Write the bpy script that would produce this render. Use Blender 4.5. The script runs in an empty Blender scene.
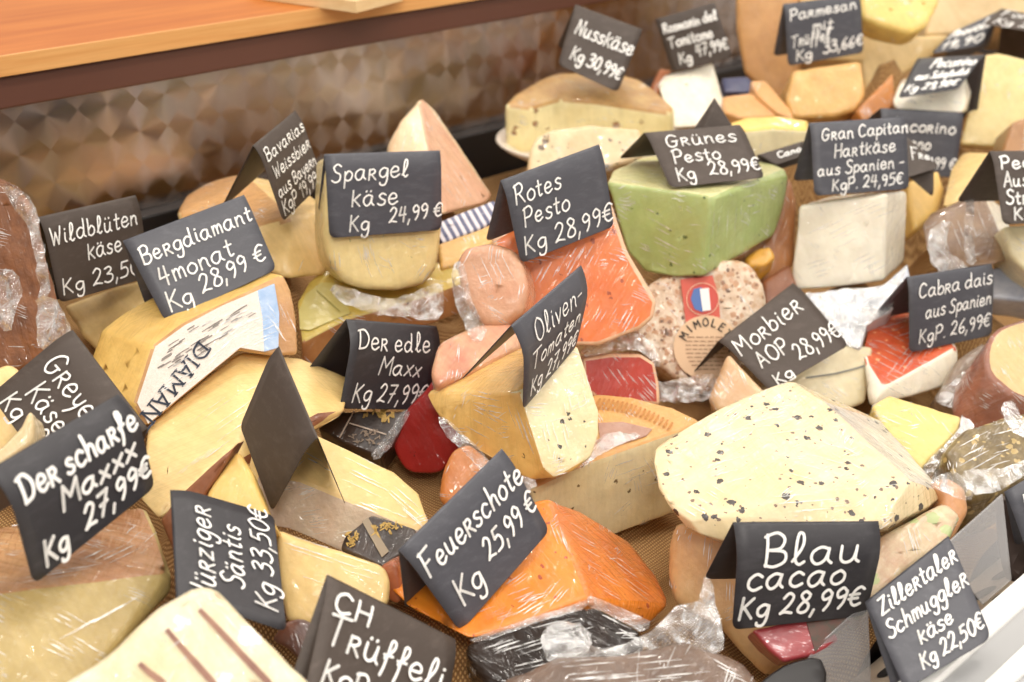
import bpy, bmesh, math, random
import numpy as np
from mathutils import Vector, noise
random.seed(4)
S = bpy.context.scene
COL = S.collection
# ------------------------------------------------------------------ camera model (50 mm lens, 43.5 deg to the counter, looking 22 deg down)
F, W, H = 1422.2, 1024, 682
CAMZ = 1.55
pt, az = math.radians(22.3), math.radians(43.5)
FW = np.array([math.cos(az)*math.cos(pt), math.sin(az)*math.cos(pt), -math.sin(pt)])
RT = np.array([math.sin(az), -math.cos(az), 0.])
UP = np.cross(RT, FW)
CAM = np.array([RT, UP, -FW]).T
CP = np.array([0, 0, CAMZ])
def ray(px, py): return FW + RT*(px-W/2)/F - UP*(py-H/2)/F
def at(px, py, d): return CP + ray(px, py)*d
def cv(a, b):                                   # a surface normal: a = turned right, b = turned up (degrees), seen from the customer's side
    a, b = math.radians(a), math.radians(b)
    return CAM @ np.array([math.sin(a)*math.cos(b), math.sin(b), math.cos(a)*math.cos(b)])
def onplane(px, py, P, n):
    r = ray(px, py)
    return CP + r*(np.dot(P-CP, n)/np.dot(r, n))
cam = bpy.data.cameras.new('camera'); co = bpy.data.objects.new('camera', cam); COL.objects.link(co)
cam.lens, cam.sensor_width, cam.clip_start = 50, 36, .05
co.location = CP; co.rotation_euler = (math.pi/2-pt, 0, az-math.pi/2)
cam.dof.use_dof = True; cam.dof.focus_distance = 1.1; cam.dof.aperture_fstop = 6.3
S.camera = co

# ------------------------------------------------------------------ materials
def lin(c):
    return tuple(((v/255)/12.92 if v/255 <= .04045 else ((v/255+.055)/1.055)**2.4) for v in c)+(1,)
class NT:
    def __init__(s, name):
        s.m = bpy.data.materials.new(name); s.m.use_nodes = True; s.t = s.m.node_tree; s.n = s.t.nodes
        s.b = s.n['Principled BSDF']
        s.tc = s.add('ShaderNodeTexCoord')
    def add(s, k, **kw):
        n = s.n.new(k)
        for a, v in kw.items():
            if hasattr(n, a): setattr(n, a, v)
            else: n.inputs[a].default_value = v
        return n
    def link(s, a, b): s.t.links.new(a, b)
    def noise(s, scale, detail=3, vec=None, rough=.5, dist=0):
        n = s.add('ShaderNodeTexNoise'); n.inputs['Scale'].default_value = scale; n.inputs['Detail'].default_value = detail
        n.inputs['Roughness'].default_value = rough; n.inputs['Distortion'].default_value = dist
        s.link(vec or s.tc.outputs['Object'], n.inputs['Vector']); return n.outputs['Fac']
    def ramp(s, fac, stops):
        r = s.add('ShaderNodeValToRGB'); e = r.color_ramp.elements
        while len(e) < len(stops): e.new(.5)
        for x, (p, c) in zip(e, stops):
            x.position = p; x.color = c if len(c) == 4 else c+(1,)
        s.link(fac, r.inputs['Fac']); return r.outputs['Color']
    def mix(s, fac, a, b, mode='MIX'):
        m = s.add('ShaderNodeMix', data_type='RGBA', blend_type=mode)
        for v, i in ((fac, 0), (a, 6), (b, 7)):
            if isinstance(v, (int, float)): m.inputs[i].default_value = v
            elif isinstance(v, tuple): m.inputs[i].default_value = v
            else: s.link(v, m.inputs[i])
        return m.outputs[2]
    def math(s, op, a, b=0.):
        m = s.add('ShaderNodeMath', operation=op)
        for i, v in enumerate((a, b)):
            if isinstance(v, (int, float)): m.inputs[i].default_value = v
            else: s.link(v, m.inputs[i])
        return m.outputs[0]
    def mapv(s, scale=(1, 1, 1), rot=(0, 0, 0), loc=(0, 0, 0), src=None):
        m = s.add('ShaderNodeMapping'); m.inputs['Scale'].default_value = scale; m.inputs['Rotation'].default_value = rot; m.inputs['Location'].default_value = loc
        s.link(src or s.tc.outputs['Object'], m.inputs['Vector']); return m.outputs['Vector']
    def bump(s, h, strength=.3, dist=.001, base=None):
        b = s.add('ShaderNodeBump'); b.inputs['Strength'].default_value = strength; b.inputs['Distance'].default_value = dist
        s.link(h, b.inputs['Height'])
        if base is not None: s.link(base, b.inputs['Normal'])
        return b.outputs['Normal']
    def set(s, **kw):
        for k, v in kw.items():
            i = s.b.inputs[k.replace('_', ' ')]
            if isinstance(v, (int, float, tuple)): i.default_value = v
            else: s.link(v, i)

def wrinkles(t, seed, amount):
    """normal of tightly drawn cling film: fine stretched folds"""
    hs = None
    for k in range(2):
        r = random.Random(seed*7+k)
        v = t.mapv((1, 1, 1), (r.uniform(0, 3), r.uniform(0, 3), r.uniform(0, 3)))
        v = t.mapv((190, 8, 22) if k == 0 else (20, 7, 120), src=v)
        n = t.noise(1, 2, v, .5, .5)
        a = t.math('ABSOLUTE', t.math('SUBTRACT', n, .5))
        a = t.math('MINIMUM', a, .09)
        hs = a if hs is None else t.math('ADD', hs, a)
    soft = t.noise(28, 2)
    return t.bump(soft, .35, .005, t.bump(hs, amount, .008))

MATS = {}
def cheese(name, c1, c2=None, speck=None, film=.6, rough=.45, grain=.25, scale=18, streak=None, sss=.12):
    """paste or rind: two mottled colours, optional flecks (colour, spacing, size, share), cling film as a clear coat"""
    if name in MATS: return MATS[name]
    t = NT(name); c2 = c2 or tuple(int(v*.93) for v in c1)
    vec = None
    if streak: vec = t.mapv(streak)
    col = t.mix(t.ramp(t.noise(scale, 4, vec, .6), [(.32, (0, 0, 0)), (.68, (1, 1, 1))]), lin(c1), lin(c2))
    cut = t.ramp(t.noise(1, 3, t.mapv((260, 9, 9), (.3, .8, len(MATS))), .6), [(.35, (0, 0, 0)), (.7, (.22, .22, .22))])
    col = t.mix(cut, col, lin(tuple(int(v*.86) for v in c2)))
    if speck:
        for (sc, sp, size, share) in (speck if isinstance(speck[0], (list, tuple)) and isinstance(speck[0][0], (list, tuple)) else [speck]):
            vo = t.add('ShaderNodeTexVoronoi'); vo.inputs['Scale'].default_value = 1/sp
            wv = t.add('ShaderNodeVectorMath', operation='MULTIPLY_ADD')
            nn = t.add('ShaderNodeTexNoise'); nn.inputs['Scale'].default_value = 350; t.link(t.tc.outputs['Object'], nn.inputs['Vector'])
            t.link(nn.outputs['Color'], wv.inputs[0]); wv.inputs[1].default_value = (sp*.5,)*3; t.link(t.tc.outputs['Object'], wv.inputs[2])
            t.link(wv.outputs[0], vo.inputs['Vector'])
            sep = t.add('ShaderNodeSeparateColor'); t.link(vo.outputs['Color'], sep.inputs[0])
            near = t.math('LESS_THAN', vo.outputs['Distance'], t.math('MULTIPLY', t.math('ADD', sep.outputs[1], .45), size/sp))
            f = t.math('MULTIPLY', near, t.math('LESS_THAN', sep.outputs[0], share))
            col = t.mix(f, col, lin(sc))
    blot = t.ramp(t.noise(38, 4, None, .65), [(.35, (.86, .84, .8)), (.62, (1, 1, 1))])
    col = t.mix(1., col, blot, 'MULTIPLY')
    h = t.noise(220, 4)
    t.set(Base_Color=col, Roughness=rough, Normal=t.bump(h, grain, .0012), Subsurface_Weight=sss, Subsurface_Scale=.006)
    t.b.inputs['Subsurface Radius'].default_value = (1, .6, .3)
    if film:
        t.set(Coat_Weight=film, Coat_Roughness=.09, Coat_Normal=wrinkles(t, len(MATS), .8))
    t.m['film'] = film
    MATS[name] = t.m; return t.m

def plain(name, c, rough=.5, bump=0, bscale=200, metal=0., c2=None, scale=20, streak=None, coat=0):
    if name in MATS: return MATS[name]
    t = NT(name)
    col = lin(c)
    if c2: col = t.mix(t.ramp(t.noise(scale, 5, t.mapv(streak) if streak else None, .65), [(.3, (0, 0, 0)), (.7, (1, 1, 1))]), lin(c), lin(c2))
    t.set(Base_Color=col, Roughness=rough, Metallic=metal)
    if bump: t.set(Normal=t.bump(t.noise(bscale, 4), bump, .001))
    if coat: t.set(Coat_Weight=coat, Coat_Roughness=.07, Coat_Normal=wrinkles(t, len(MATS), .5))
    MATS[name] = t.m; return t.m

def film_mat():
    if 'cling_film' in MATS: return MATS['cling_film']
    t = NT('cling_film')
    tr = t.add('ShaderNodeBsdfTransparent'); gl = t.add('ShaderNodeBsdfGlossy'); gl.inputs['Roughness'].default_value = .12
    gl.inputs['Color'].default_value = (.95, .95, .95, 1)
    df = t.add('ShaderNodeBsdfDiffuse'); df.inputs['Color'].default_value = (.9, .87, .84, 1)
    nb = t.bump(t.noise(140, 4, None, .6, 1.), .8, .004)
    t.link(nb, gl.inputs['Normal'])
    fr = t.add('ShaderNodeFresnel'); fr.inputs['IOR'].default_value = 1.55; t.link(nb, fr.inputs['Normal'])
    a = t.add('ShaderNodeMixShader'); t.link(t.math('ADD', t.math('MULTIPLY', fr.outputs[0], .9), .06), a.inputs[0]); t.link(tr.outputs[0], a.inputs[1]); t.link(gl.outputs[0], a.inputs[2])
    b = t.add('ShaderNodeMixShader')
    t.link(t.ramp(t.noise(60, 3), [(.4, (.02,)*3), (.72, (.32,)*3)]), b.inputs[0]); t.link(a.outputs[0], b.inputs[1]); t.link(df.outputs[0], b.inputs[2])
    t.link(b.outputs[0], t.n['Material Output'].inputs[0])
    MATS['cling_film'] = t.m; return t.m

def crease_glint_mat():
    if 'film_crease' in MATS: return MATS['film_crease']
    t = NT('film_crease')  # pale diffuse ribbons: glints along film folds painted as fixed white
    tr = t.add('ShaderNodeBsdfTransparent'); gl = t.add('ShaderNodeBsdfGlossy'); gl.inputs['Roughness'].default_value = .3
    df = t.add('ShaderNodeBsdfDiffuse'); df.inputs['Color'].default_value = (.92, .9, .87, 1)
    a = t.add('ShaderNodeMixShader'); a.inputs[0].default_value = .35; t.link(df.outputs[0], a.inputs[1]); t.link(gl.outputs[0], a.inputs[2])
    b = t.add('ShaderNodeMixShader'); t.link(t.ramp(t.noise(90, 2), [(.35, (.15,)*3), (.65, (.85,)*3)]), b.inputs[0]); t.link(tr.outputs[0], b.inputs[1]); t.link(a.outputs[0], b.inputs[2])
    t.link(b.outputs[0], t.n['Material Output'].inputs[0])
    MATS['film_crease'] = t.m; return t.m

def acrylic_mat():
    if 'clear_acrylic' in MATS: return MATS['clear_acrylic']
    t = NT('clear_acrylic')
    tr = t.add('ShaderNodeBsdfTransparent'); tr.inputs['Color'].default_value = (.86, .86, .87, 1)
    gl = t.add('ShaderNodeBsdfGlossy'); gl.inputs['Roughness'].default_value = .25
    df = t.add('ShaderNodeBsdfDiffuse'); df.inputs['Color'].default_value = (.75, .74, .74, 1)
    a = t.add('ShaderNodeMixShader'); a.inputs[0].default_value = .14; t.link(tr.outputs[0], a.inputs[1]); t.link(gl.outputs[0], a.inputs[2])
    b = t.add('ShaderNodeMixShader'); b.inputs[0].default_value = .22; t.link(a.outputs[0], b.inputs[1]); t.link(df.outputs[0], b.inputs[2])
    t.link(b.outputs[0], t.n['Material Output'].inputs[0])
    MATS['clear_acrylic'] = t.m; return t.m

def board_mat(name, c, sheen):
    """painted chalkboard card with wiped chalk dust"""
    if name in MATS: return MATS[name]
    t = NT(name)
    dust = t.ramp(t.noise(55, 5, t.mapv((1, 1, 3)), .7), [(.5, (0, 0, 0)), (.8, (.3, .3, .3))])
    fine = t.ramp(t.noise(900, 2), [(.66, (0, 0, 0)), (.74, (.35, .35, .35))])
    col = t.mix(dust, lin(c), lin(tuple(min(255, v+50) for v in c)))
    col = t.mix(fine, col, lin(tuple(min(255, v+40) for v in c)))
    t.set(Base_Color=col, Roughness=sheen, Normal=t.bump(t.noise(1500, 2), .15, .0004))
    t.b.inputs['Specular IOR Level'].default_value = .6
    MATS[name] = t.m; return t.m

# ------------------------------------------------------------------ object helpers
ALL = []; WLOC = {}
def tag(o, label, cat, group=None):
    o['label'] = label; o['category'] = cat
    if group: o['group'] = group
    ALL.append(o); return o
def kind(o, k): o['kind'] = k; return o
def link(name, me, mats, parent=None, origin=None):
    """one mesh object; vertices given in world space, origin moved to `origin` (default: centre of its base)"""
    co_ = np.empty(len(me.vertices)*3); me.vertices.foreach_get('co', co_); co_ = co_.reshape(-1, 3)
    if origin is None: origin = WLOC[parent.name] if parent else np.array([*(co_[:, :2].mean(0)), co_[:, 2].min()])
    me.vertices.foreach_set('co', (co_-np.array(origin)).ravel()); me.update()
    o = bpy.data.objects.new(name, me); COL.objects.link(o)
    for m in (mats if isinstance(mats, (list, tuple)) else [mats]): me.materials.append(m)
    WLOC[o.name] = np.array(origin)
    if parent: o.parent = parent; o.location = Vector(origin)-Vector(WLOC[parent.name])
    else: o.location = Vector(origin)
    return o
def to_mesh(bm, name, smooth=True):
    me = bpy.data.meshes.new(name)
    for f in bm.faces: f.smooth = smooth
    bm.normal_update(); bm.to_mesh(me); bm.free(); return me
def refine(bm, edge, amp, freq, seed, ridged=False, passes=5, dirn=None):
    bmesh.ops.triangulate(bm, faces=bm.faces[:])
    for _ in range(passes):
        es = [e for e in bm.edges if e.calc_length() > edge]
        if not es or len(bm.faces) > 16000: break
        bmesh.ops.subdivide_edges(bm, edges=es, cuts=1, use_grid_fill=False)
        bmesh.ops.triangulate(bm, faces=[f for f in bm.faces if len(f.verts) > 3])
    bm.normal_update()
    if amp:
        off = Vector((seed*3.7, seed*1.3, seed*2.1))
        new = []
        for v in bm.verts:
            p = v.co*freq+off
            k = noise.noise(p)+.5*noise.noise(p*2.3)
            if ridged: k = 1-2*abs(noise.noise(p))-abs(noise.noise(p*2.1+off))+.6*noise.noise(p*.5)
            new.append(v.co+(dirn or v.normal)*k*amp)
        for v, c in zip(bm.verts, new): v.co = c
def smooth_poly(poly, n=3):
    """round a pixel outline through its points (closed Catmull-Rom)"""
    out = []; m = len(poly)
    for i in range(m):
        p0, p1, p2, p3 = (np.array(poly[(i+k-1) % m], float) for k in range(4))
        for k in range(n):
            t = k/n
            out.append(tuple(.5*((2*p1)+(-p0+p2)*t+(2*p0-5*p1+4*p2-p3)*t*t+(-p0+3*p1-3*p2+p3)*t**3)))
    return out
SEED = [0]
def finish(bm, name, mats, seeds, bevel, bev_mat, edge, amp, freq, parent=None, cat=None, label=None, group=None, parts=None, smooth=True, dissolve=7, axis=None, side=None):
    """dissolve, paint faces by the pixel they show at, bevel, refine, and split the material slots into the body and its parts"""
    SEED[0] += 1
    bmesh.ops.recalc_face_normals(bm, faces=bm.faces[:])
    bmesh.ops.dissolve_limit(bm, angle_limit=math.radians(dissolve), verts=bm.verts[:], edges=bm.edges[:])
    bm.normal_update()
    for f in bm.faces: f.material_index = 0
    if side is not None:
        for f in bm.faces:
            if abs(f.normal.dot(Vector(axis))) < .6: f.material_index = side
    if seeds:
        from mathutils.bvhtree import BVHTree
        bm.faces.ensure_lookup_table()
        bv = BVHTree.FromBMesh(bm)
        for idx, pts in seeds.items():
            for p in pts:
                r = Vector(ray(*p)).normalized()
                hit = bv.ray_cast(Vector(CP), r)
                if hit[2] is not None: bm.faces[hit[2]].material_index = idx
                else: print('SEED MISS', name, p)
    if bevel:
        es = [e for e in bm.edges if len(e.link_faces) == 2 and e.calc_face_angle(0) > .25]
        bmesh.ops.bevel(bm, geom=es, offset=bevel, segments=3, profile=.55, affect='EDGES', clamp_overlap=True, material=-1 if bev_mat is None else bev_mat)
    refine(bm, edge, amp, freq, SEED[0])
    crease_glints = None
    fl_ = max((m.get('film', 0) for m in mats), default=0)
    if fl_ >= .6:
        r = random.Random(SEED[0]*13); bm.faces.ensure_lookup_table()
        ar = np.array([f.calc_area() for f in bm.faces]); cum = np.cumsum(ar); base = Vector((r.gauss(0, 1), r.gauss(0, 1), r.gauss(0, .5)))
        crease_glints = bmesh.new()  # scattered whitish ribbons paint the glints of the folded film
        from mathutils.bvhtree import BVHTree
        bv = BVHTree.FromBMesh(bm)
        for _ in range(min(130, int(cum[-1]/.0006*fl_))):
            f = bm.faces[int(np.searchsorted(cum, r.random()*cum[-1]))]
            n_ = f.normal; c_ = f.calc_center_median(); d1 = base+Vector((r.gauss(0, .3), r.gauss(0, .3), r.gauss(0, .3)))
            d1 = (d1-n_*d1.dot(n_)); 
            if d1.length < 1e-3: continue
            d1.normalize(); d2 = n_.cross(d1); L_ = r.uniform(.005, .022)
            for k in range(r.choice((1, 1, 2, 3, 5, 7))):
                o_ = c_+d2*(k*r.uniform(.0014, .003))+d1*r.uniform(-.004, .004); l_ = L_*r.uniform(.5, 1.1); w_ = r.uniform(.0002, .00042)
                row_ = []
                for s_ in (-.5, -.17, .17, .5):
                    hit = bv.find_nearest(o_+d1*l_*s_+d2*r.uniform(-.0004, .0004), .006)
                    if hit[0] is None: break
                    q_ = hit[0]+hit[1]*.0007; ww = w_*(1 if abs(s_) < .3 else .3)
                    row_.append((crease_glints.verts.new(q_-d2*ww), crease_glints.verts.new(q_+d2*ww)))
                for a_, b_ in zip(row_, row_[1:]): crease_glints.faces.new((a_[0], a_[1], b_[1], b_[0]))
    parts = parts or {}
    split = {}
    for idx, pn in parts.items():
        b2 = bm.copy()
        bmesh.ops.delete(b2, geom=[f for f in b2.faces if f.material_index != idx], context='FACES')
        for f in b2.faces: f.material_index = 0
        if b2.faces: split[idx] = b2
        else: b2.free()
    if split:
        bmesh.ops.delete(bm, geom=[f for f in bm.faces if f.material_index in split], context='FACES')
    o = link(name, to_mesh(bm, name, smooth), mats, parent)
    if label: tag(o, label, cat, group)
    if crease_glints is not None and len(crease_glints.faces): kind(link('film_crease', to_mesh(crease_glints, 'film_crease'), crease_glint_mat(), o), 'stuff')
    for idx, b2 in split.items():
        link(parts[idx], to_mesh(b2, parts[idx], smooth), [mats[idx]], o)
    return o
def prism(name, poly, d, a, b, ext, mats, label=None, cat='cheese', group=None, seeds=None, bevel=.006, bev_mat=None, edge=.011, amp=.0007, freq=55,
          parts=None, taper=1., parent=None, sm=0, side=None):
    """outline in the photo laid on a plane at distance d (normal a, b), carried back by ext = (pixel from, pixel to, metres deeper) or a thickness"""
    if sm: poly = smooth_poly(poly, sm)
    c = np.mean(poly, 0); n = cv(a, b); P = at(*c, d)
    A = [onplane(x, y, P, n) for x, y in poly]
    if isinstance(ext, (int, float)): V = -n*ext
    else:
        p0 = onplane(*ext[0], P, n); d0 = np.dot(p0-CP, FW); V = at(*ext[1], d0+ext[2])-p0
    cen = np.mean(A, 0)
    bm = bmesh.new()
    va = [bm.verts.new(p) for p in A]; vb = [bm.verts.new(cen+(p-cen)*taper+V) for p in A]
    bm.faces.new(va); bm.faces.new(vb[::-1])
    for i in range(len(A)):
        j = (i+1) % len(A); bm.faces.new((va[i], vb[i], vb[j], va[j]))
    return finish(bm, name, mats if isinstance(mats, list) else [mats], seeds, bevel, bev_mat, edge, amp, freq, parent, cat, label, group, parts, dissolve=1 if sm else 5, axis=n, side=side)
def hull(name, pts, mats, label=None, cat='cheese', group=None, seeds=None, bevel=.006, bev_mat=None, edge=.011, amp=.0007, freq=55, parts=None, parent=None, dis=9):
    """convex block through corner points (pixel x, pixel y, distance)"""
    bm = bmesh.new()
    for p in pts: bm.verts.new(at(*p))
    r = bmesh.ops.convex_hull(bm, input=bm.verts[:])
    bmesh.ops.delete(bm, geom=[v for v in bm.verts if not v.link_faces], context='VERTS')
    return finish(bm, name, mats if isinstance(mats, list) else [mats], seeds, bevel, bev_mat, edge, amp, freq, parent, cat, label, group, parts, dissolve=dis)
def film(parent, poly, d, a=0, b=20, amp=.005, freq=70, edge=.006, name='cling_film', sm=2):
    """a loose crumpled flap of cling film"""
    SEED[0] += 1
    if sm: poly = smooth_poly(poly, sm)
    n = cv(a, b); P = at(*np.mean(poly, 0), d)
    bm = bmesh.new(); bm.faces.new([bm.verts.new(onplane(x, y, P, n)) for x, y in poly])
    refine(bm, edge, amp, freq, SEED[0], True, 6, Vector(n))
    return link(name, to_mesh(bm, name), film_mat(), parent)
def patch(parent, name, poly, d, a, b, lift, mat, thick=.0006, sm=0):
    """a thin label stuck on a cheese face that lies on the plane (d at pixel centre dpx, a, b)"""
    (px, dd) = d
    if sm: poly = smooth_poly(poly, sm)
    n = cv(a, b); P = at(*px, dd)
    bm = bmesh.new(); fr = [bm.verts.new(onplane(x, y, P, n)+n*lift) for x, y in poly]
    bk = [bm.verts.new(np.array(v.co)-n*thick) for v in fr]
    bm.faces.new(fr); bm.faces.new(bk[::-1])
    for i in range(len(fr)):
        j = (i+1) % len(fr); bm.faces.new((fr[i], bk[i], bk[j], fr[j]))
    bmesh.ops.recalc_face_normals(bm, faces=bm.faces[:])
    return link(name, to_mesh(bm, name, False), mat, parent)

def behind(key, poly, off):
    """plane parallel to a price tag and a little behind it: distance and facing for prism()"""
    d, n, P = TAGD[key]; c = np.mean(poly, 0); nc = CAM.T@n
    q = onplane(c[0], c[1], P-n*off, n)
    return np.dot(q-CP, FW), math.degrees(math.atan2(nc[0], nc[2])), math.degrees(math.asin(nc[1]))
def crease_glints(o, groups, seed=1):
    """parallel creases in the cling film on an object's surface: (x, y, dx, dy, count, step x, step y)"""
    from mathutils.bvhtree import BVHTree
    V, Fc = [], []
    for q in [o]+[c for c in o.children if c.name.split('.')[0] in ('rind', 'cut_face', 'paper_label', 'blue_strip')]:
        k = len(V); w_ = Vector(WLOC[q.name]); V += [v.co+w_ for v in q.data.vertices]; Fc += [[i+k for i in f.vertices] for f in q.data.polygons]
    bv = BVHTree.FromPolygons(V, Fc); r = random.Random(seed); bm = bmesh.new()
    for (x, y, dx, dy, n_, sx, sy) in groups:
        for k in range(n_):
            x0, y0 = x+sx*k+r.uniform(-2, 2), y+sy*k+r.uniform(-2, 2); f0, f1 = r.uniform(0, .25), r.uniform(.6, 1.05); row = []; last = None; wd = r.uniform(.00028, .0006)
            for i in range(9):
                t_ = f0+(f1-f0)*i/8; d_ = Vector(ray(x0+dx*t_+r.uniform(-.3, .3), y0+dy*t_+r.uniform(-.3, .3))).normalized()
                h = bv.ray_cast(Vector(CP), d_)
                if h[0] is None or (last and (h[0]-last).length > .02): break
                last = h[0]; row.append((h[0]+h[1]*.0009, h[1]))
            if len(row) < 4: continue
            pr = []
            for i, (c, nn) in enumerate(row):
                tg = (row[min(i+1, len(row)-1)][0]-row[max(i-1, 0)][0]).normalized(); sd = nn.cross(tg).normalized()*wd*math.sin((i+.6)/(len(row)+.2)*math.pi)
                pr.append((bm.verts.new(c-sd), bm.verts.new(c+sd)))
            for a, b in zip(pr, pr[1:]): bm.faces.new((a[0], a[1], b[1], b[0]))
    if len(bm.faces): kind(link('film_crease', to_mesh(bm, 'film_crease'), crease_glint_mat(), o), 'stuff')
# ------------------------------------------------------------------ handwriting: a small stroke alphabet (x-height .55, capitals 1)
G = {
'a': ['45,50 25,57 5,42 3,18 18,0 36,12 45,48', '45,52 44,18 56,2'], 'b': ['6,100 5,50 6,6', '6,32 24,56 44,40 42,12 22,0 6,10'],
'c': ['43,46 25,57 6,40 6,14 24,0 45,10'], 'd': ['45,46 25,56 5,40 4,16 20,0 38,12 46,40', '48,100 46,50 47,12 57,2'],
'e': ['5,28 38,32 38,50 20,57 4,36 8,10 26,0 48,14'], 'f': ['8,30 34,72 34,98 20,98 17,60 14,0 8,-34', '4,42 36,46'],
'g': ['44,50 24,57 5,42 6,18 22,6 38,18 45,50', '45,50 45,-6 34,-36 12,-34 8,-22'], 'h': ['6,100 6,50 5,0', '6,30 22,54 38,46 40,20 44,0'],
'i': ['8,54 7,14 16,1', '8,74 11,77'], 'j': ['14,54 14,-10 2,-34', '14,74 17,77'], 'k': ['6,84 5,0', '42,62 8,30', '14,34 44,0'],
'l': ['4,12 26,60 28,94 18,100 11,70 11,18 22,1 34,10'], 'm': ['5,54 6,0', '6,36 18,54 28,44 29,4', '29,36 42,54 52,42 55,0'],
'n': ['5,54 6,0', '6,34 22,55 38,44 40,16 46,1'], 'o': ['26,56 6,40 6,14 24,0 44,14 44,40 28,56'], 'p': ['6,54 6,0 5,-38', '6,34 24,56 44,40 40,12 22,2 7,12'],
'q': ['44,50 24,57 5,40 6,14 24,2 40,16', '45,54 45,-38'], 'r': ['6,60 5,0', '5,56 28,60 36,44 22,32 7,30', '18,30 42,0'],
's': ['40,50 24,58 9,46 20,32 38,22 34,4 16,0 3,8'], 't': ['18,84 16,30 20,2 34,6', '2,56 34,58'], 'u': ['5,54 6,14 20,0 36,12 42,54', '42,54 42,14 52,1'],
'v': ['4,54 20,0', '20,0 40,56'], 'w': ['4,54 14,0', '14,0 27,46', '27,46 40,0', '40,0 54,56'], 'x': ['4,54 40,0', '40,56 2,0'], 'y': ['4,54 10,22 24,12 38,24', '40,54 34,0 18,-36'],
'z': ['4,54 40,54', '40,54 4,2', '4,2 44,2'], 'A': ['4,0 30,100', '30,100 54,0', '14,34 46,36'], 'B': ['8,98 8,0', '2,92 32,104 50,86 40,58 10,52', '14,52 50,46 54,16 30,-2 6,4'],
'C': ['56,84 34,100 8,74 6,26 28,0 58,16'], 'D': ['12,96 10,0', '0,92 40,98 64,60 50,12 8,0'], 'F': ['8,98 6,0', '0,94 58,100', '6,50 38,54'],
'G': ['58,84 34,100 8,74 4,28 24,0 50,12 54,42', '32,44 62,46'], 'H': ['6,98 6,0', '52,98 52,0', '6,48 52,52'], 'I': ['8,98 8,0'], 'K': ['8,98 6,0', '50,92 8,44', '18,52 54,0'],
'M': ['4,0 10,98', '10,98 34,40', '34,40 60,98', '60,98 66,0'], 'N': ['4,0 8,98', '8,98 50,0', '50,0 54,100'], 'O': ['32,100 8,76 8,24 32,0 58,26 56,76 34,100'], 'P': ['8,98 6,0', '0,90 34,102 52,78 40,50 8,46'],
'R': ['8,98 6,0', '0,90 36,102 50,78 34,54 8,50', '24,52 56,0'], 'S': ['50,88 30,101 10,84 22,58 46,42 44,10 22,0 2,12'], 'T': ['30,96 28,0', '0,92 62,98'], 'W': ['2,98 16,0', '16,0 32,70', '32,70 48,0', '48,0 66,100'],
'Z': ['6,94 54,98', '54,98 4,2', '4,2 58,4'], 'E': ['8,98 6,0', '6,98 48,98', '6,52 40,54', '6,0 52,2'], 'L': ['8,98 6,0', '6,0 50,2'],
'0': ['28,96 7,70 8,24 28,0 48,26 48,72 30,96'], '1': ['4,72 26,98', '26,98 24,0'], '2': ['6,76 24,98 44,80 34,44 4,4', '4,4 20,10 50,2'], '3': ['6,90 30,98 42,78 18,54', '18,54 46,44 46,14 24,0 2,10'],
'4': ['14,98 4,44', '4,44 48,46', '38,98 34,0'], '5': ['46,96 14,94', '14,94 10,56', '10,56 34,60 46,36 36,8 4,2'], '6': ['38,98 12,60 6,22 24,0 44,16 36,42 10,32'], '7': ['4,94 48,96', '48,96 16,0', '12,46 44,50'],
'8': ['40,84 22,98 8,82 22,58 44,34 42,8 22,0 6,14 16,42 38,64 42,82'], '9': ['42,78 24,98 6,78 16,52 40,62 43,80', '43,80 40,30 26,0'],
'\u20ac': ['52,84 34,96 14,74 12,28 30,6 52,14', '0,60 38,62', '0,40 36,42'], ',': ['12,10 4,-22'], '.': ['6,2 9,5'], '-': ['4,34 34,36'], '+': ['4,34 38,36', '20,58 21,10'],
}
UML = {'\u00e4': 'a', '\u00f6': 'o', '\u00fc': 'u', '\u00d6': 'O'}
def strokes(text):
    """polylines of a line of writing in em units, and its width"""
    out, x = [], 0.
    for ch in text:
        if ch == ' ': x += .32; continue
        base = UML.get(ch, ch); w = 0; jy = random.uniform(-.03, .03); sc = random.uniform(.95, 1.06)
        for s in G[base]:
            P = [tuple(float(v)/100 for v in q.split(',')) for q in s.split()]
            w = max(w, max(p[0] for p in P))
            if len(P) > 2:
                Q = [P[0]]+P+[P[-1]]; R_ = []
                for i in range(1, len(Q)-2):
                    p0, p1, p2, p3 = (np.array(Q[i+k-1]) for k in range(4))
                    for k in range(5):
                        t = k/5; R_.append(tuple(.5*((2*p1)+(-p0+p2)*t+(2*p0-5*p1+4*p2-p3)*t*t+(-p0+3*p1-3*p2+p3)*t**3)))
                P = R_+[P[-1]]
            else:
                m = max(2, int(math.dist(*P)/.09)); P = [(P[0][0]+(P[1][0]-P[0][0])*k/m, P[0][1]+(P[1][1]-P[0][1])*k/m) for k in range(m+1)]
            out.append([(x+p[0]*sc, p[1]*sc+jy) for p in P])
        if base != ch:
            for dx in (.12, .34): out.append([(x+dx, .74), (x+dx+.02, .78)])
        x += w+.15
    return out, x-.15
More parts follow.
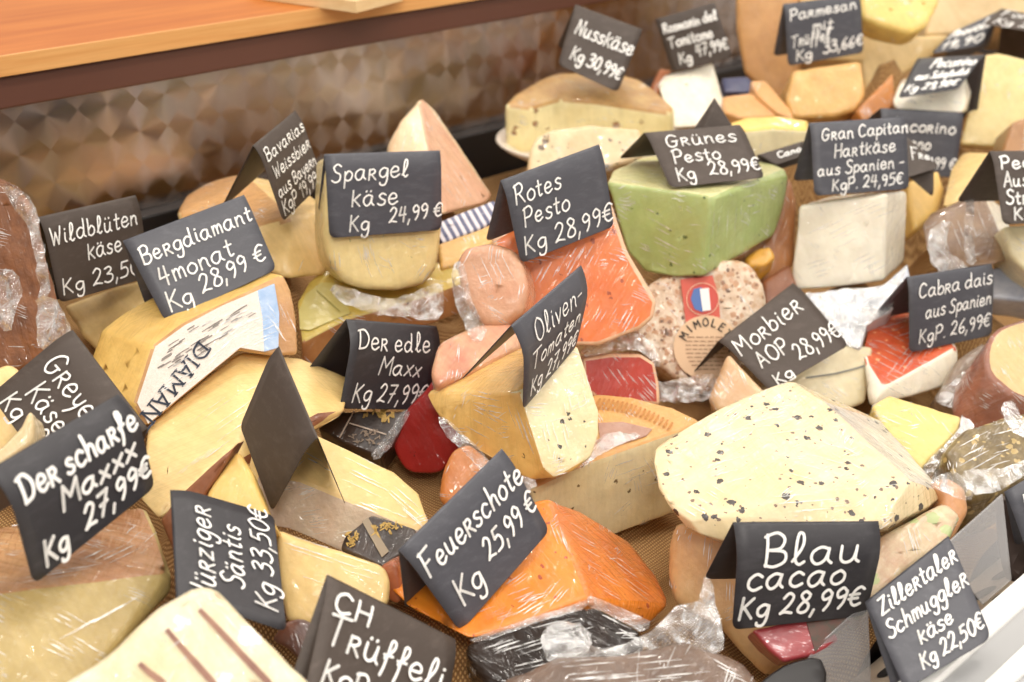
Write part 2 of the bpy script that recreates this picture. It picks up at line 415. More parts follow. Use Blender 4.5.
def ribbon(bm, pts, wid, surf, nrm):
    """flat chalk-pen stroke of constant width on a surface given by surf(u, v)"""
    P = [surf(*p) for p in pts]
    n = Vector(nrm)
    for i, p in enumerate(P):
        ring = []
        t1 = Vector(P[min(i+1, len(P)-1)]-P[max(i-1, 0)])
        if t1.length < 1e-7: t1 = Vector(RT)
        t1.normalize(); s1 = n.cross(t1).normalized()
        bm.faces.new([bm.verts.new(Vector(p)+(t1*math.cos(k*math.pi/4)+s1*math.sin(k*math.pi/4))*wid/2) for k in range(8)])
        if i:
            q = P[i-1]; dr = Vector(p-q)
            if dr.length < 1e-7: continue
            sd = n.cross(dr.normalized()).normalized()*wid/2
            bm.faces.new([bm.verts.new(Vector(c)) for c in (Vector(q)-sd, Vector(p)-sd, Vector(p)+sd, Vector(q)+sd)])

# ------------------------------------------------------------------ price tags: folded cards, pose solved from their four corners
TW, TH = .105, .074
def rotm(v):
    th = np.linalg.norm(v)
    if th < 1e-9: return np.eye(3)
    k = v/th; K = np.array([[0, -k[2], k[1]], [k[2], 0, -k[0]], [-k[1], k[0], 0]])
    return np.eye(3)+math.sin(th)*K+(1-math.cos(th))*K@K
def pose(c):
    """distance and facing of a 105 x 74 mm card with these corners"""
    c = np.array(c, float); hint = -FW*.6+np.array([0, 0, .8])
    obj = np.array([[-TW/2, TH/2, 0], [TW/2, TH/2, 0], [TW/2, -TH/2, 0], [-TW/2, -TH/2, 0]])
    wpx = (np.linalg.norm(c[1]-c[0])+np.linalg.norm(c[2]-c[3]))/2; hpx = (np.linalg.norm(c[3]-c[0])+np.linalg.norm(c[2]-c[1]))/2
    d0 = F/max(wpx/TW, hpx/TH); m = c.mean(0); e_ = (c[1]-c[0]+c[2]-c[3]); ang = math.atan2(-e_[1], e_[0]); best = None
    for tx in (-.7, 0, .7):
        for ty in (-.7, 0, .7):
            R0 = rotm(np.array([tx, ty, 0]))@rotm(np.array([0, 0, ang]))
            def res(q):
                P = (rotm(q[:3])@R0@obj.T).T+np.array([q[3], q[4], -q[5]])
                return np.concatenate([W/2+F*P[:, 0]/-P[:, 2]-c[:, 0], H/2-F*P[:, 1]/-P[:, 2]-c[:, 1]])
            q = np.array([0, 0, 0, (m[0]-W/2)/F*d0, -(m[1]-H/2)/F*d0, d0]); la = 1e-3; r = res(q)
            for it in range(40):
                J = np.stack([(res(q+np.eye(6)[i]*1e-5)-r)/1e-5 for i in range(6)], 1); A = J.T@J
                dq = -np.linalg.solve(A+la*np.diag(np.diag(A)), J.T@r); r2 = res(q+dq)
                if (r2**2).sum() < (r**2).sum(): q = q+dq; r = r2; la *= .5
                else:
                    la *= 4
                    if la > 1e8: break
            Rw = CAM@rotm(q[:3])@R0; sc = math.sqrt((r**2).mean())-3*float(Rw[:, 2]@hint)
            if best is None or sc < best[0]: best = (sc, Rw[:, 2], CP+CAM@np.array([q[3], q[4], -q[5]]))
    return best[1], best[2]
CHALK = plain('chalk_pen', (246, 244, 240), .6)
TAGD = {}
def price_tag(key, corners, label, lines=(), back=None, theta=48, roll=.004, v0=.75, tone=0, plane=None, pen=.0019, group='price tags among the cheeses'):
    """front panel (corners TL TR BR BL as written, fold along the top), rear panel behind it, and its handwriting"""
    if plane: n = cv(*plane[1:]); P = at(*np.mean(corners, 0), plane[0])
    else: n, P = pose(corners)
    TL, TR, BR, BL = (onplane(x, y, P, n) for x, y in corners)
    wu = (np.linalg.norm(TR-TL)+np.linalg.norm(BR-BL))/2; hv = (np.linalg.norm(TL-BL)+np.linalg.norm(TR-BR))/2
    def surf(u, v, lift=0):
        p = BL*(1-u)*(1-v)+BR*u*(1-v)+TL*(1-u)*v+TR*u*v
        k = max(0, (v-v0)/(1-v0))
        return p+n*(roll*(max(0, v)-k*k)+lift)
    ax = TR-TL; ax = ax/np.linalg.norm(ax); dn = (BL-TL+BR-TR)/2; dn = dn/np.linalg.norm(dn)
    if np.dot(np.cross(ax, -dn), n) < 0: print('FLIP', key)
    def backdir(th): return dn*math.cos(th)-n*math.sin(th)
    if back:
        side, bx, by = back; o0 = (TL if side == 'L' else TR)
        def err(th):
            q = o0+backdir(th)*hv-CP; z = q@FW
            return math.hypot(W/2+F*(q@RT)/z-bx, H/2-F*(q@UP)/z-by)
        theta = min(range(15, 150, 2), key=lambda t: err(math.radians(t)))
    bd = backdir(math.radians(theta))
    bm = bmesh.new(); rad = .006
    rows = []
    def row(v, f):
        k = max(0, rad-v*hv); ins = (rad-math.sqrt(max(0, rad*rad-k*k)))/wu
        rows.append([bm.verts.new(f(ins+(1-2*ins)*i/10, v)) for i in range(11)])
    vs = [0, .008, .02, .04, .08, .2, .35, .5, .65, .75, .82, .88, .93, .97, 1]
    for v in vs: row(v, surf)
    top = lambda u: surf(u, 1)
    for v in vs[::-1][1:]: row(v, lambda u, v_: top(u)+bd*hv*(1-v_))
    for i in range(len(rows)-1):
        for j in range(10): bm.faces.new((rows[i][j], rows[i][j+1], rows[i+1][j+1], rows[i+1][j]))
    bm.normal_update()
    bmesh.ops.solidify(bm, geom=bm.faces[:], thickness=.0005)
    bmesh.ops.recalc_face_normals(bm, faces=bm.faces[:])
    mt = board_mat('chalk_board_%d' % tone, [(48, 46, 50), (66, 54, 46), (72, 72, 79)][tone], [.5, .6, .45][tone])  # last tone is greyer: sheen on upturned cards put into the colour
    o = link('price_tag', to_mesh(bm, 'price_tag'), mt)
    tag(o, label, 'price tag', group)
    TAGD[key] = (np.dot(P-CP, FW), n, P)
    if lines:
        wb = bmesh.new()
        for (txt, u0, u1, v, h, *dv) in lines:
            st, wid = strokes(txt); su = (u1-u0)/wid; sl = dv[0] if dv else 0
            for s in st: ribbon(wb, [(u0+x*su+y*h*.1*hv/wu, v+sl*x/wid+y*h*.84) for x, y in s], pen*.84, lambda u, v_: surf(min(max(u, -.02), 1.02), min(max(v_, -.02), 1), .0012), n)
        link('handwriting', to_mesh(wb, 'handwriting', False), CHALK, o)
    return o
exec_parts = []
# ================================================================== the setting
YW, YF = 1.25, .36
def basez(y): return CAMZ-.70+.25*(y-.35)
def box(name, x0, x1, y0, y1, z0, z1, mat, parent=None, bev=.002):
    bm = bmesh.new(); bmesh.ops.create_cube(bm, size=1)
    for v in bm.verts: v.co = Vector(((x0+x1)/2+v.co.x*(x1-x0), (y0+y1)/2+v.co.y*(y1-y0), (z0+z1)/2+v.co.z*(z1-z0)))
    if bev: bmesh.ops.bevel(bm, geom=bm.edges[:], offset=bev, segments=2, profile=.5, affect='EDGES')
    return link(name, to_mesh(bm, name, False), mat, parent)
def steel():
    t = NT('engine_turned_steel'); c = .047
    v = t.mapv((1/c, 1/c, 1/c), (0, math.radians(45), 0))
    fr = t.add('ShaderNodeVectorMath', operation='FRACTION'); t.link(v, fr.inputs[0])
    sb = t.add('ShaderNodeVectorMath', operation='SUBTRACT'); t.link(fr.outputs[0], sb.inputs[0]); sb.inputs[1].default_value = (.5, .5, .5)
    back = t.mapv((1, 1, 1), (0, math.radians(-45), 0), src=sb.outputs[0])
    sp = t.add('ShaderNodeSeparateXYZ'); t.link(back, sp.inputs[0])
    cb = t.add('ShaderNodeCombineXYZ'); t.link(t.math('MULTIPLY', sp.outputs[2], -1.), cb.inputs[0]); t.link(sp.outputs[0], cb.inputs[2])
    nm = t.add('ShaderNodeVectorMath', operation='NORMALIZE'); t.link(cb.outputs[0], nm.inputs[0])
    t.link(nm.outputs[0], t.b.inputs['Tangent'])
    t.set(Base_Color=lin((182, 170, 164)), Metallic=1., Roughness=.22, Anisotropic=.94, Anisotropic_Rotation=.25)
    return t.m
def wood(name, c1, c2, sc=(1.2, 14, 14)):
    t = NT(name)
    n = t.noise(3, 6, t.mapv(sc), .65, .4)
    col = t.ramp(n, [(.3, lin(c1)), (.5, lin(tuple((a+b)//2 for a, b in zip(c1, c2)))), (.72, lin(c2))])
    fine = t.noise(30, 3, t.mapv((.8, 20, 20)))
    col = t.mix(t.math('MULTIPLY', fine, .25), col, lin(tuple(int(v*.7) for v in c1)))
    t.set(Base_Color=col, Roughness=.5, Specular_IOR_Level=.25); return t.m
kind(box('wall_back', -1.2, 3.6, YW, YW+.02, CAMZ-.75, CAMZ-.285, steel()), 'structure')
kind(box('trim_1', -1.2, 3.6, YW-.025, YW-.001, CAMZ-.75, CAMZ-.432, plain('black_trim', (24, 22, 22), .45)), 'structure')
kind(box('trim_2', -1.2, 3.6, YW-.012, YW+.03, CAMZ-.302, CAMZ-.272, plain('brown_metal', (92, 56, 43), .42, .05, 300)), 'structure')
sh = box('wooden_shelf', -1.2, 3.6, YW-.016, YW+.85, CAMZ-.270, CAMZ-.252, wood('oiled_wood', (172, 92, 26), (204, 126, 52)), bev=.0015)
tag(sh, 'long orange-brown wooden shelf board above the steel back wall', 'shelf')
link('front_edge', (lambda b: b)(to_mesh((lambda bm: (bmesh.ops.create_cube(bm, size=1), [setattr(v, 'co', Vector((1.2+v.co.x*4.8, YW-.0175+v.co.y*.004, CAMZ-.261+v.co.z*.0185))) for v in bm.verts], bm)[2])(bmesh.new()), 'front_edge', False)), wood('light_edge_wood', (214, 152, 88), (230, 176, 112), (2, 30, 60)), sh)
# a second board lying across the shelf
Pz = CAMZ-.2515
def onz(px, py, z): r = ray(px, py); return CP+r*((z-CAMZ)/r[2])
bd = [onz(*p, Pz) for p in ((356, 13), (402, 1), (420, -30), (220, -30), (252, -2))]
bm = bmesh.new(); lo = [bm.verts.new(p) for p in bd]; hi = [bm.verts.new(p+np.array([0, 0, .012])) for p in bd]
bm.faces.new(lo[::-1]); bm.faces.new(hi)
for i in range(5): bm.faces.new((lo[i], lo[(i+1) % 5], hi[(i+1) % 5], hi[i]))
bmesh.ops.recalc_face_normals(bm, faces=bm.faces[:])
tag(link('cutting_board', to_mesh(bm, 'cutting_board', False), wood('pale_wood', (226, 190, 138), (238, 208, 160))), 'pale wooden board lying across the long orange shelf', 'board')

# front of the counter: rail, vent grille
white = plain('white_rail', (240, 238, 234), .35); grey = plain('grey_rail', (168, 168, 168), .45)
rail = box('counter_rail', -1, 3.6, .329, .348, CAMZ-.62, CAMZ-.553, white, bev=.002)
tag(rail, 'white and grey front rail along the customer edge of the counter', 'rail')
box('grey_strip', -1, 3.6, .307, .330, CAMZ-.62, CAMZ-.557, grey, rail, .001)
box('white_strip', -1, 3.6, .294, .308, CAMZ-.62, CAMZ-.554, white, rail, .002)
box('outer_strip', -1, 3.6, .18, .295, CAMZ-.62, CAMZ-.558, grey, rail, .002)
kind(box('floor', -1.5, 3.8, -1.2, 2.2, 0, .02, plain('floor_tile', (150, 140, 130), .5)), 'structure')
kind(box('wall_front', -1.2, 3.6, .19, .23, .02, CAMZ-.625, plain('counter_front', (120, 90, 70), .5)), 'structure')
# perforated air grille with oval holes between rail and pile
gm = plain('grille_metal', (196, 182, 164), .4, metal=.2); hole = plain('hole_black', (12, 11, 11), .8)
gz = lambda y: CAMZ-.575-(y-.349)*.8
bm = bmesh.new(); q = [(-1, .349), (3.6, .349), (3.6, .425), (-1, .425)]
up = [bm.verts.new((x, y, gz(y))) for x, y in q]; dn_ = [bm.verts.new((x, y, gz(y)-.004)) for x, y in q]
bm.faces.new(up); bm.faces.new(dn_[::-1])
for i in range(4): bm.faces.new((up[i], dn_[i], dn_[(i+1) % 4], up[(i+1) % 4]))
bmesh.ops.recalc_face_normals(bm, faces=bm.faces[:])
gr = link('air_grille', to_mesh(bm, 'air_grille', False), gm)
tag(gr, 'metal air grille with oval holes behind the white front rail', 'grille')
bm = bmesh.new()
for i in range(34):
    for k, yy in enumerate((.364, .394)):
        cx = .30+i*.045+k*.022
        ring = [bm.verts.new((cx+.015*math.cos(t*math.pi/8), yy+.010*math.sin(t*math.pi/8), gz(yy+.010*math.sin(t*math.pi/8))+.0008)) for t in range(16)]
        bm.faces.new(ring)
kind(link('hole', to_mesh(bm, 'hole', False), hole, gr), 'stuff')
# ================================================================== price tags
exec_tags = [
('wild', [(38,217),(135.5,195),(150,277),(60,303)], 'dark price tag reading 23,50 € beside the netted brown cheese at far left', [('Wildblüten',.03,.93,.66,.24),('käse',.36,.72,.4,.24),('Kg 23,50€',.04,1.0,.08,.22,.0)], None, dict(tone=1)),
('berg', [(122.6,240.7),(244,194.7),(277,269.4),(165.7,322.2)], 'grey price tag reading 28,99 € lying on the long wedge with the white printed label', [('Bergdiamant',.05,.97,.66,.24),('4monat',.1,.72,.36,.26),('Kg',.07,.27,.07,.25),('28,99 €',.36,.94,.1,.24,.06)], None, dict(tone=2)),
('bava', [(253,145),(295,110.5),(323.6,181.7),(283.4,221.3)], 'steeply tilted dark price tag reading 19,99 € left of the upright 24,99 € tag', [('Bavarias',.06,.95,.74,.19),('Weissbier',.1,.95,.5,.19),('aus Bayern',.06,.96,.27,.18),('KgP 19,99€',.04,.98,.05,.2)], ('L',229,197), dict(tone=1,pen=.0019)),
('spar', [(324,154),(440,150.3),(441.8,230),(329.4,238.3)], 'upright grey price tag reading 24,99 € on the pale round-bottomed cheese', [('Spargel',.04,.70,.66,.26,.04),('käse',.2,.6,.36,.28),('Kg',.17,.34,.06,.24),('24,99 €',.52,.99,.13,.22,.05)], None, dict(tone=2,theta=40)),
('rote', [(500.5,180.3),(598.8,144.3),(614.3,226.3),(521,263.6)], 'grey price tag reading 28,99 € standing on the bright orange cheese face', [('Rotes',.06,.52,.68,.26),('Pesto',.1,.56,.4,.26),('Kg 28,99€',.05,.98,.08,.26)], ('L',489,237), dict(tone=2)),
('nuss', [(575.3,4.4),(642.7,29.3),(617.8,92.4),(557.7,64.5)], 'dark tilted price tag reading 30,99 € on the half wheel on a white plate', [('Nusskäse',.1,.97,.55,.28),('Kg 30,99€',.14,.94,.16,.24)], ('R',647,78), dict(tone=1,plane=(1.64,8,8),pen=.0026)),
('rosm', [(655.4,19),(714.6,2.3),(732.8,57.2),(672,71.8)], 'dark price tag reading 47,99 € above the white cheese block at the back', [('Rosmarin del',.06,.95,.7,.2),('Tomitome',.08,.8,.42,.22),('Kg',.16,.36,.1,.22),('47,99€',.46,.97,.16,.24)], ('L',650,72), dict(tone=1,plane=(1.76,-8,-10),pen=.0026)),
('parm', [(783,4),(859,-6),(863.3,52.8),(788,66)], 'grey price tag reading 33,66 € before the hard cheeses at the back', [('Parmesan',.05,.92,.72,.2,.05),('mit',.34,.6,.5,.2),('Trüffel',.05,.55,.28,.22,.05),('Kg',.1,.3,.06,.2),('33,66€',.46,.98,.1,.22,.04)], ('L',781,50), dict(tone=2,pen=.0024)),
('grue', [(644,132.6),(739.5,124.6),(765,177.4),(670.6,187.7)], 'brownish price tag reading 28,99 € lying on the green cheese', [('Grünes',.14,.86,.66,.26),('Pesto',.14,.62,.38,.26),('Kg',.1,.28,.08,.26),('28,99€',.44,.98,.12,.26)], ('L',640.7,154), dict(tone=1,theta=60)),
('gran', [(809,123),(904,116.7),(909.3,189.1),(814.3,196)], 'grey price tag reading 24,95 € standing on the white block-shaped cheese', [('Gran Capitan',.1,1.0,.74,.2,.04),('Hartkäse',.22,.86,.5,.22,.03),('aus Spanien -',.04,.94,.26,.2,.05),('KgP. 24,95€',.18,.92,.05,.19,.03)], ('L',795.8,180), dict(tone=2,pen=.0018)),
('peco', [(880.6,108),(962.7,112.3),(955,178),(876,171)], 'grey price tag reading 22,99 € partly hidden behind the 24,95 € tag', [('Pecorino',.12,.9,.66,.22),('romano',.1,.62,.4,.22),('22,99 €',.5,.96,.12,.2)], ('L',874,130), dict(tone=2,pen=.0022)),
('frei', [(893,125),(934,160),(938,168),(905,178)], 'small brown price tag sticking out behind the right edge of the 24,95 € tag', [('Frei',.3,.9,.35,.4,.2)], None, dict(tone=1,plane=(1.53,10,30),theta=30,pen=.0016,roll=.002)),
('pecs', [(989.5,151),(1080,150),(1093,220),(1003,224.5)], 'dark price tag cut by the right edge, its black back panel showing', [('Pecorino mit',.06,1.2,.74,.22),('Aus Spanien',.06,1.0,.5,.22),('Strands Milch',.06,1.2,.26,.22),('Kg 31,99€',.12,.9,.05,.2)], ('L',947,205), dict(tone=1,pen=.0024)),
('obl', [(918,58),(986,54.5),(958,89),(898,98)], 'dark price tag leaning far back on the white cheese with an orange rind', [('Pecorino',.28,.95,.62,.3),('aus Schafmilch',.14,.95,.36,.2),('Kg 29,90€',.06,.9,.1,.2)], None, dict(tone=0,plane=(1.66,-5,50),theta=95,pen=.0024)),
('farA', [(953,32),(1000,10),(983,45),(931,54)], 'small dark price tag behind the back-leaning tag in the upper right', [('Provolo',.1,.95,.5,.36),('19,90',.1,.9,.1,.3)], None, dict(tone=2,plane=(1.9,-10,30),theta=70,pen=.0026)),
('farB', [(1003,9),(1062,20),(1060,36),(983,24)], 'dark price tag in the upper right corner above a black back panel', [('Fontina',.1,.95,.5,.4),('Kg 21,50',.1,.95,.08,.36)], ('L',993,53), dict(tone=1,plane=(1.86,0,60),theta=120,pen=.0026)),
('cano', [(757,155),(803,141),(800,157),(775,165)], 'small dark price tag squeezed between the green cheese and the white block', [('Cano',.3,.95,.3,.45)], None, dict(tone=1,plane=(1.5,0,35),theta=60,pen=.0018,roll=.002)),
('morb', [(718,341),(793,283),(849,345),(770,391)], 'dark 28,99 € price tag tilted on its corner before the round labelled cheese', [('Morbier',.03,.86,.62,.3,.03),('AOP',.1,.46,.32,.26),('28,99€',.46,1.0,.14,.26,.0),('Kg',.1,.3,.0,.2)], ('L',711.7,357), dict(tone=1,pen=.0019)),
('cabr', [(906.4,276.8),(991.5,263.6),(991.5,335.4),(909.3,353)], 'grey price tag reading 26,99 € standing on the red-orange rind', [('Cabra dais',.1,.96,.7,.22,.04),('aus Spanien',.18,.96,.42,.22,.04),('KgP. 26,99€',.1,.95,.1,.22,.04)], ('L',869,318), dict(tone=2)),
('dive', [(511,325),(581,265),(576,347),(523,410)], 'dark curved price tag reading 27,99 € stuck on the amber and cream wedge', [('Oliven-',.18,.88,.68,.27),('Tomaten',.1,.9,.4,.25),('Kg 27,99€',.1,.92,.1,.24)], ('L',464,378), dict(tone=2,roll=.012,v0=.55)),
('edle', [(346,319),(436.5,326),(427.7,410),(339.7,408.6)], 'dark curved price tag in the middle left standing above the red cheese', [('Der edle',.07,.86,.68,.26),('Maxx',.33,.8,.4,.24),('Kg 27,99€',.1,.92,.08,.26)], ('L',306,376.4), dict(tone=0,roll=.012,v0=.6)),
('blank', [(279,346),(318,437),(272,512),(240,426)], 'blank dark brown diamond-shaped back of a price tag on the yellow wedges', [], ('R',343,502), dict(tone=1)),
('grey', [(72.7,329.6),(148,428),(68,500),(-10,395)], 'brown price tag turned on its side behind the bold 27,99 € tag at far left', [('Greye',.1,.64,.56,.3),('Käse',.18,.58,.28,.26),('Kg',.1,.28,.03,.24),('25,99€',.46,.95,.06,.22)], None, dict(tone=1,pen=.0019)),
('scha', [(-12,470),(118,394),(155,487),(34,585)], 'large curved dark price tag reading 27,99 € in bold writing at the left edge', [('Der scharfe',.07,.97,.66,.25,.02),('Maxxx',.3,.9,.40,.24,.03),('Kg',.1,.28,.07,.25),('27,99€',.42,.98,.11,.25,.05)], None, dict(tone=0,roll=.014,v0=.6,pen=.003)),
('sant', [(176,600),(170,490),(274,515),(287,632)], 'dark price tag reading 33,50 € with writing running upwards at lower left', [('Würziger',.0,.86,.66,.27),('Säntis',.22,.76,.38,.25),('Kg 33,50€',.12,1.0,.08,.24)], None, dict(tone=0)),
('truf', [(327,574),(455.3,639),(440,745),(305,690)], 'dark price tag cut by the bottom edge with two capital letters on its top line', [('CH',.06,.32,.7,.23),('Trüffeli',.05,.92,.42,.3,.02),('KgP 31,99€',.08,.98,.1,.24)], ('R',490,690), dict(tone=1,pen=.0024)),
('feue', [(398.3,550),(501.7,448.5),(549.7,530.7),(460.6,632)], 'grey price tag reading 25,99 € tilted on the orange cheese at bottom centre', [('Feuerschote',.04,1.0,.62,.28),('Kg',.12,.34,.16,.3),('25,99 €',.46,.98,.28,.26,.0)], ('L',408,603), dict(tone=2,pen=.0023)),
('blau', [(733,522),(878.4,521),(866,615.7),(732,630)], 'large dark price tag reading 28,99 € below the big black-flecked white cheese', [('Blau',.17,.84,.62,.34),('cacao',.07,.76,.38,.32,.02),('Kg 28,99€',.03,.92,.1,.27,.03)], ('L',710,577), dict(tone=0,roll=.012,v0=.6,pen=.0026)),
('zill', [(864.7,602),(948,536),(992,637.6),(905,690)], 'grey price tag reading 22,50 € on the front rail at lower right', [('Zillertaler',.08,.97,.74,.21),('Schmuggler',.06,.98,.5,.2),('käse',.32,.7,.29,.18),('Kg 22,50€',.24,.96,.07,.17,.03)], None, dict(tone=2,pen=.0017,theta=25,plane=(.94,-12,38))),
('edge', [(1004,492),(1090,440),(1120,510),(1030,560)], 'grey corner of a price tag cut by the right edge above the front rail', [('Maxl',.12,.6,.62,.27)], None, dict(tone=2,plane=(1.06,0,0),theta=30)),
('apex', [(714.6,98),(748,150),(712,190),(690,150)], 'brown pointed corner of a price tag rising behind the green cheese tag', [], None, dict(tone=1,plane=(1.47,0,-5),theta=10,roll=.002)),
]
for k, c, lab, ln, bk, kw in exec_tags: price_tag(k, c, lab, ln, bk, **kw)
D = lambda k: TAGD[k][0]
print('TAG DEPTH', {k: round(v[0], 2) for k, v in TAGD.items()})
# ================================================================== cheeses
bre = cheese('brown_netted_rind', (150, 96, 58), (112, 68, 40), film=.6, scale=60, grain=.9, rough=.6, sss=0)
yel = cheese('yellow_paste', (242, 210, 146), (234, 198, 128), ((176, 132, 72), .03, .0016, .3), .5, scale=14)
yel2 = cheese('deep_yellow_paste', (232, 194, 112), (222, 180, 98), ((160, 116, 60), .03, .0014, .3), .5, scale=12)
crm = cheese('cream_paste', (240, 228, 190), (232, 216, 170), film=.6)
tanr = cheese('tan_rind', (206, 158, 100), (182, 130, 78), film=.5, scale=30, grain=.5)
brr = cheese('brown_rind', (164, 104, 66), (126, 74, 48), film=.4, scale=30, grain=.5)
pal = cheese('pale_rind', (222, 204, 182), (204, 176, 150), film=.7, scale=40, grain=.6)
wht = cheese('white_block_paste', (250, 243, 226), (245, 236, 214), film=.8)
C = 'wrapped cheese wedges on the counter'
def ch(*a, **k): k.setdefault('group', C); return prism(*a, **k)
def hl(*a, **k): k.setdefault('group', C); return hull(*a, **k)
# ---- left
b = ch('cheese_wheel_piece', [(-60,190),(0,184),(22,190),(36,212),(46,255),(58,305),(72,338),(40,372),(0,376),(-60,372)], 1.16, -12, -5, ((38,216),(28,206),.08), bre, 'brown netted cheese standing at the left edge under crumpled cling film', bevel=.016, amp=.003, freq=30)
film(b, [(2,186),(26,192),(38,215),(46,255),(52,290),(40,300),(36,250),(20,215)], 1.13, -12, -5, .004)
film(b, [(0,275),(14,270),(22,290),(12,330),(0,322)], 1.125, -12, -5, .005)
film(b, [(38,300),(58,300),(74,332),(56,352),(40,345)], 1.13, -12, -5, .005)
ch('cheese_wedge', [(-30,378),(8,362),(22,374),(17,398),(24,430),(14,455),(-10,470),(-40,470)], 1.07, 0, 20, .07, yel, 'small yellow cheese end at the far left under the sideways brown tag')
ch('cheese_wedge', [(62,305),(108,288),(146,277),(205,262),(190,320),(120,352),(98,352),(82,336)], 1.29, -10, 22, .08, yel, 'yellow wedge under the 23,50 € tag', edge=.013)
ch('cheese_wedge', [(-20,450),(0,447),(20,428),(29,408),(34,422),(31,442),(0,466),(-20,474)], .975, 0, 20, .03, cheese('pale_mottled', (232, 212, 168), (206, 178, 130), film=.8, scale=40), 'pale mottled cheese tip between the two overlapping tags at far left', bevel=.004)
# Bergdiamant wedge: labelled flat side, yellow cut faces
L = [(153,346),(182,324),(222,303),(262,287),(284,274),(293,292),(298,320),(299,356),(270,356),(240,351),(190,392),(147,428),(134,404)]
bw = ch('cheese_wedge', L, 1.165, 22, 16, ((153,346),(100,330),.05), [yel2, tanr], 'long yellow wedge with a torn white paper label and a blue strip', bevel=.004, seeds={1: [(250,330)]}, parts={1: 'rind'})
rd = bw
P0 = ((np.mean(L, 0)), 1.165)
paper = plain('white_label_paper', (232, 224, 214), .45, .6, 90, c2=(205, 190, 176), scale=40, streak=(12, 60, 30), coat=.9)
lb = patch(bw, 'paper_label', [(155,347),(184,326),(222,306),(257,291),(262,317),(264,352),(240,348),(190,389),(148,424),(137,403)], P0, 22, 16, .0012, paper)
patch(bw, 'blue_strip', [(257,291),(274,284),(279,314),(278,348),(264,352),(262,317)], P0, 22, 16, .0013, plain('blue_print', (132, 164, 204), .45, coat=.9, c2=(178, 196, 220), scale=60))
ink = plain('dark_blue_ink', (58, 66, 84), .5)
def print_on(parent, name, text, p0, p1, hpx, dpl, a, b, lift, mat, pen, serif=False):
    """printed letters along a straight line between two photo points on a label plane"""
    (px, dd) = dpl; n = cv(a, b); P = at(*px, dd)
    A, B = onplane(*p0, P, n)+n*lift, onplane(*p1, P, n)+n*lift
    ex = (B-A)/np.linalg.norm(B-A); ey = np.cross(n, ex); ln = np.linalg.norm(B-A); h = hpx/F*dd
    bm_ = bmesh.new(); st, wid = strokes(text); s_ = ln/wid
    for q in st:
        ribbon(bm_, [(x*s_, y*h) for x, y in q], pen, lambda u, v: A+ex*u+ey*v, n)
        if serif:
            for (x, y) in (q[0], q[-1]):
                if y < .05 or y > .93: ribbon(bm_, [((x-.1)*s_, y*h), ((x+.1)*s_, y*h)], pen*.6, lambda u, v: A+ex*u+ey*v, n)
    return link(name, to_mesh(bm_, name, False), mat, parent)
print_on(lb, 'printed_name', 'DIAMANT', (199,341), (128,430), 15, P0, 22, 16, .0020, ink, .0018, True)
rip = plain('ink_smudge', (132, 124, 118), .5)
bm = bmesh.new(); r = random.Random(11); n22 = cv(22, 16); PL = at(*P0[0], 1.165)
for _ in range(70):
    t_ = r.random(); x, y = 158+t_*80+r.uniform(-6, 10), 350-t_*42+r.uniform(-4, 30)*(1-t_*.6)
    if y < 349-.58*(x-153) or r.random() < t_*.6: continue
    l_ = r.uniform(4, 14); ribbon(bm, [(x, y), (x+l_*.45, y-l_*.3), (x+l_, y-l_*.62)], r.uniform(.0005, .0012), lambda u, v: onplane(u, v, PL, n22)+n22*.0019, n22)
kind(link('ink_smudge', to_mesh(bm, 'ink_smudge', False), rip, lb), 'stuff')
# C5: long yellow bar, and its brown rind
cb5 = hl('cheese_wedge', [(147,426,1.130),(240,350,1.190),(300,357,1.200),(352,378,1.210),(346,412,1.160),(318,414,1.140),(238,443,1.090),(178,500,1.040),(160,522,1.030),(138,500,1.050),(205,494,1.090),(225,463,1.130),(300,440,1.180),(180,430,1.200)], [yel, brr], 'long pale yellow wedge running from the blank tag down to the lower left', seeds={1: [(204,486)]}, parts={1: 'rind'}, dis=12)
ch('cheese_wedge', [(182,494),(219,458),(238,442),(226,464),(206,494),(206,520),(205,548),(176,560),(160,520)], .998, 0, 0, .03, brr, 'reddish-brown rind edge below the long pale yellow wedge', bevel=.003)
ch('cheese_wedge', [(237,447),(252,470),(268,512),(280,530),(240,530),(205,512),(204,495),(225,464)], .992, 0, 25, .05, yel2, 'yellow cheese corner just left of the blank tag\'s lower tip')
# C7 wedge with grey rind side and long yellow cut
c7_ = ch('cheese_wedge', [(252,446),(300,425),(330,438),(395,470),(420,492),(431,522),(418,529),(372,513),(343,498),(300,480),(260,474)], 1.07, 12, 38, ((343,498),(331,549),.0), [yel, pal], 'wedge with a pinkish white rind side and a long yellow cut under the blank tag', seeds={1: [(350,525),(310,515),(275,500)]}, parts={1: 'rind'}, bevel=.004)
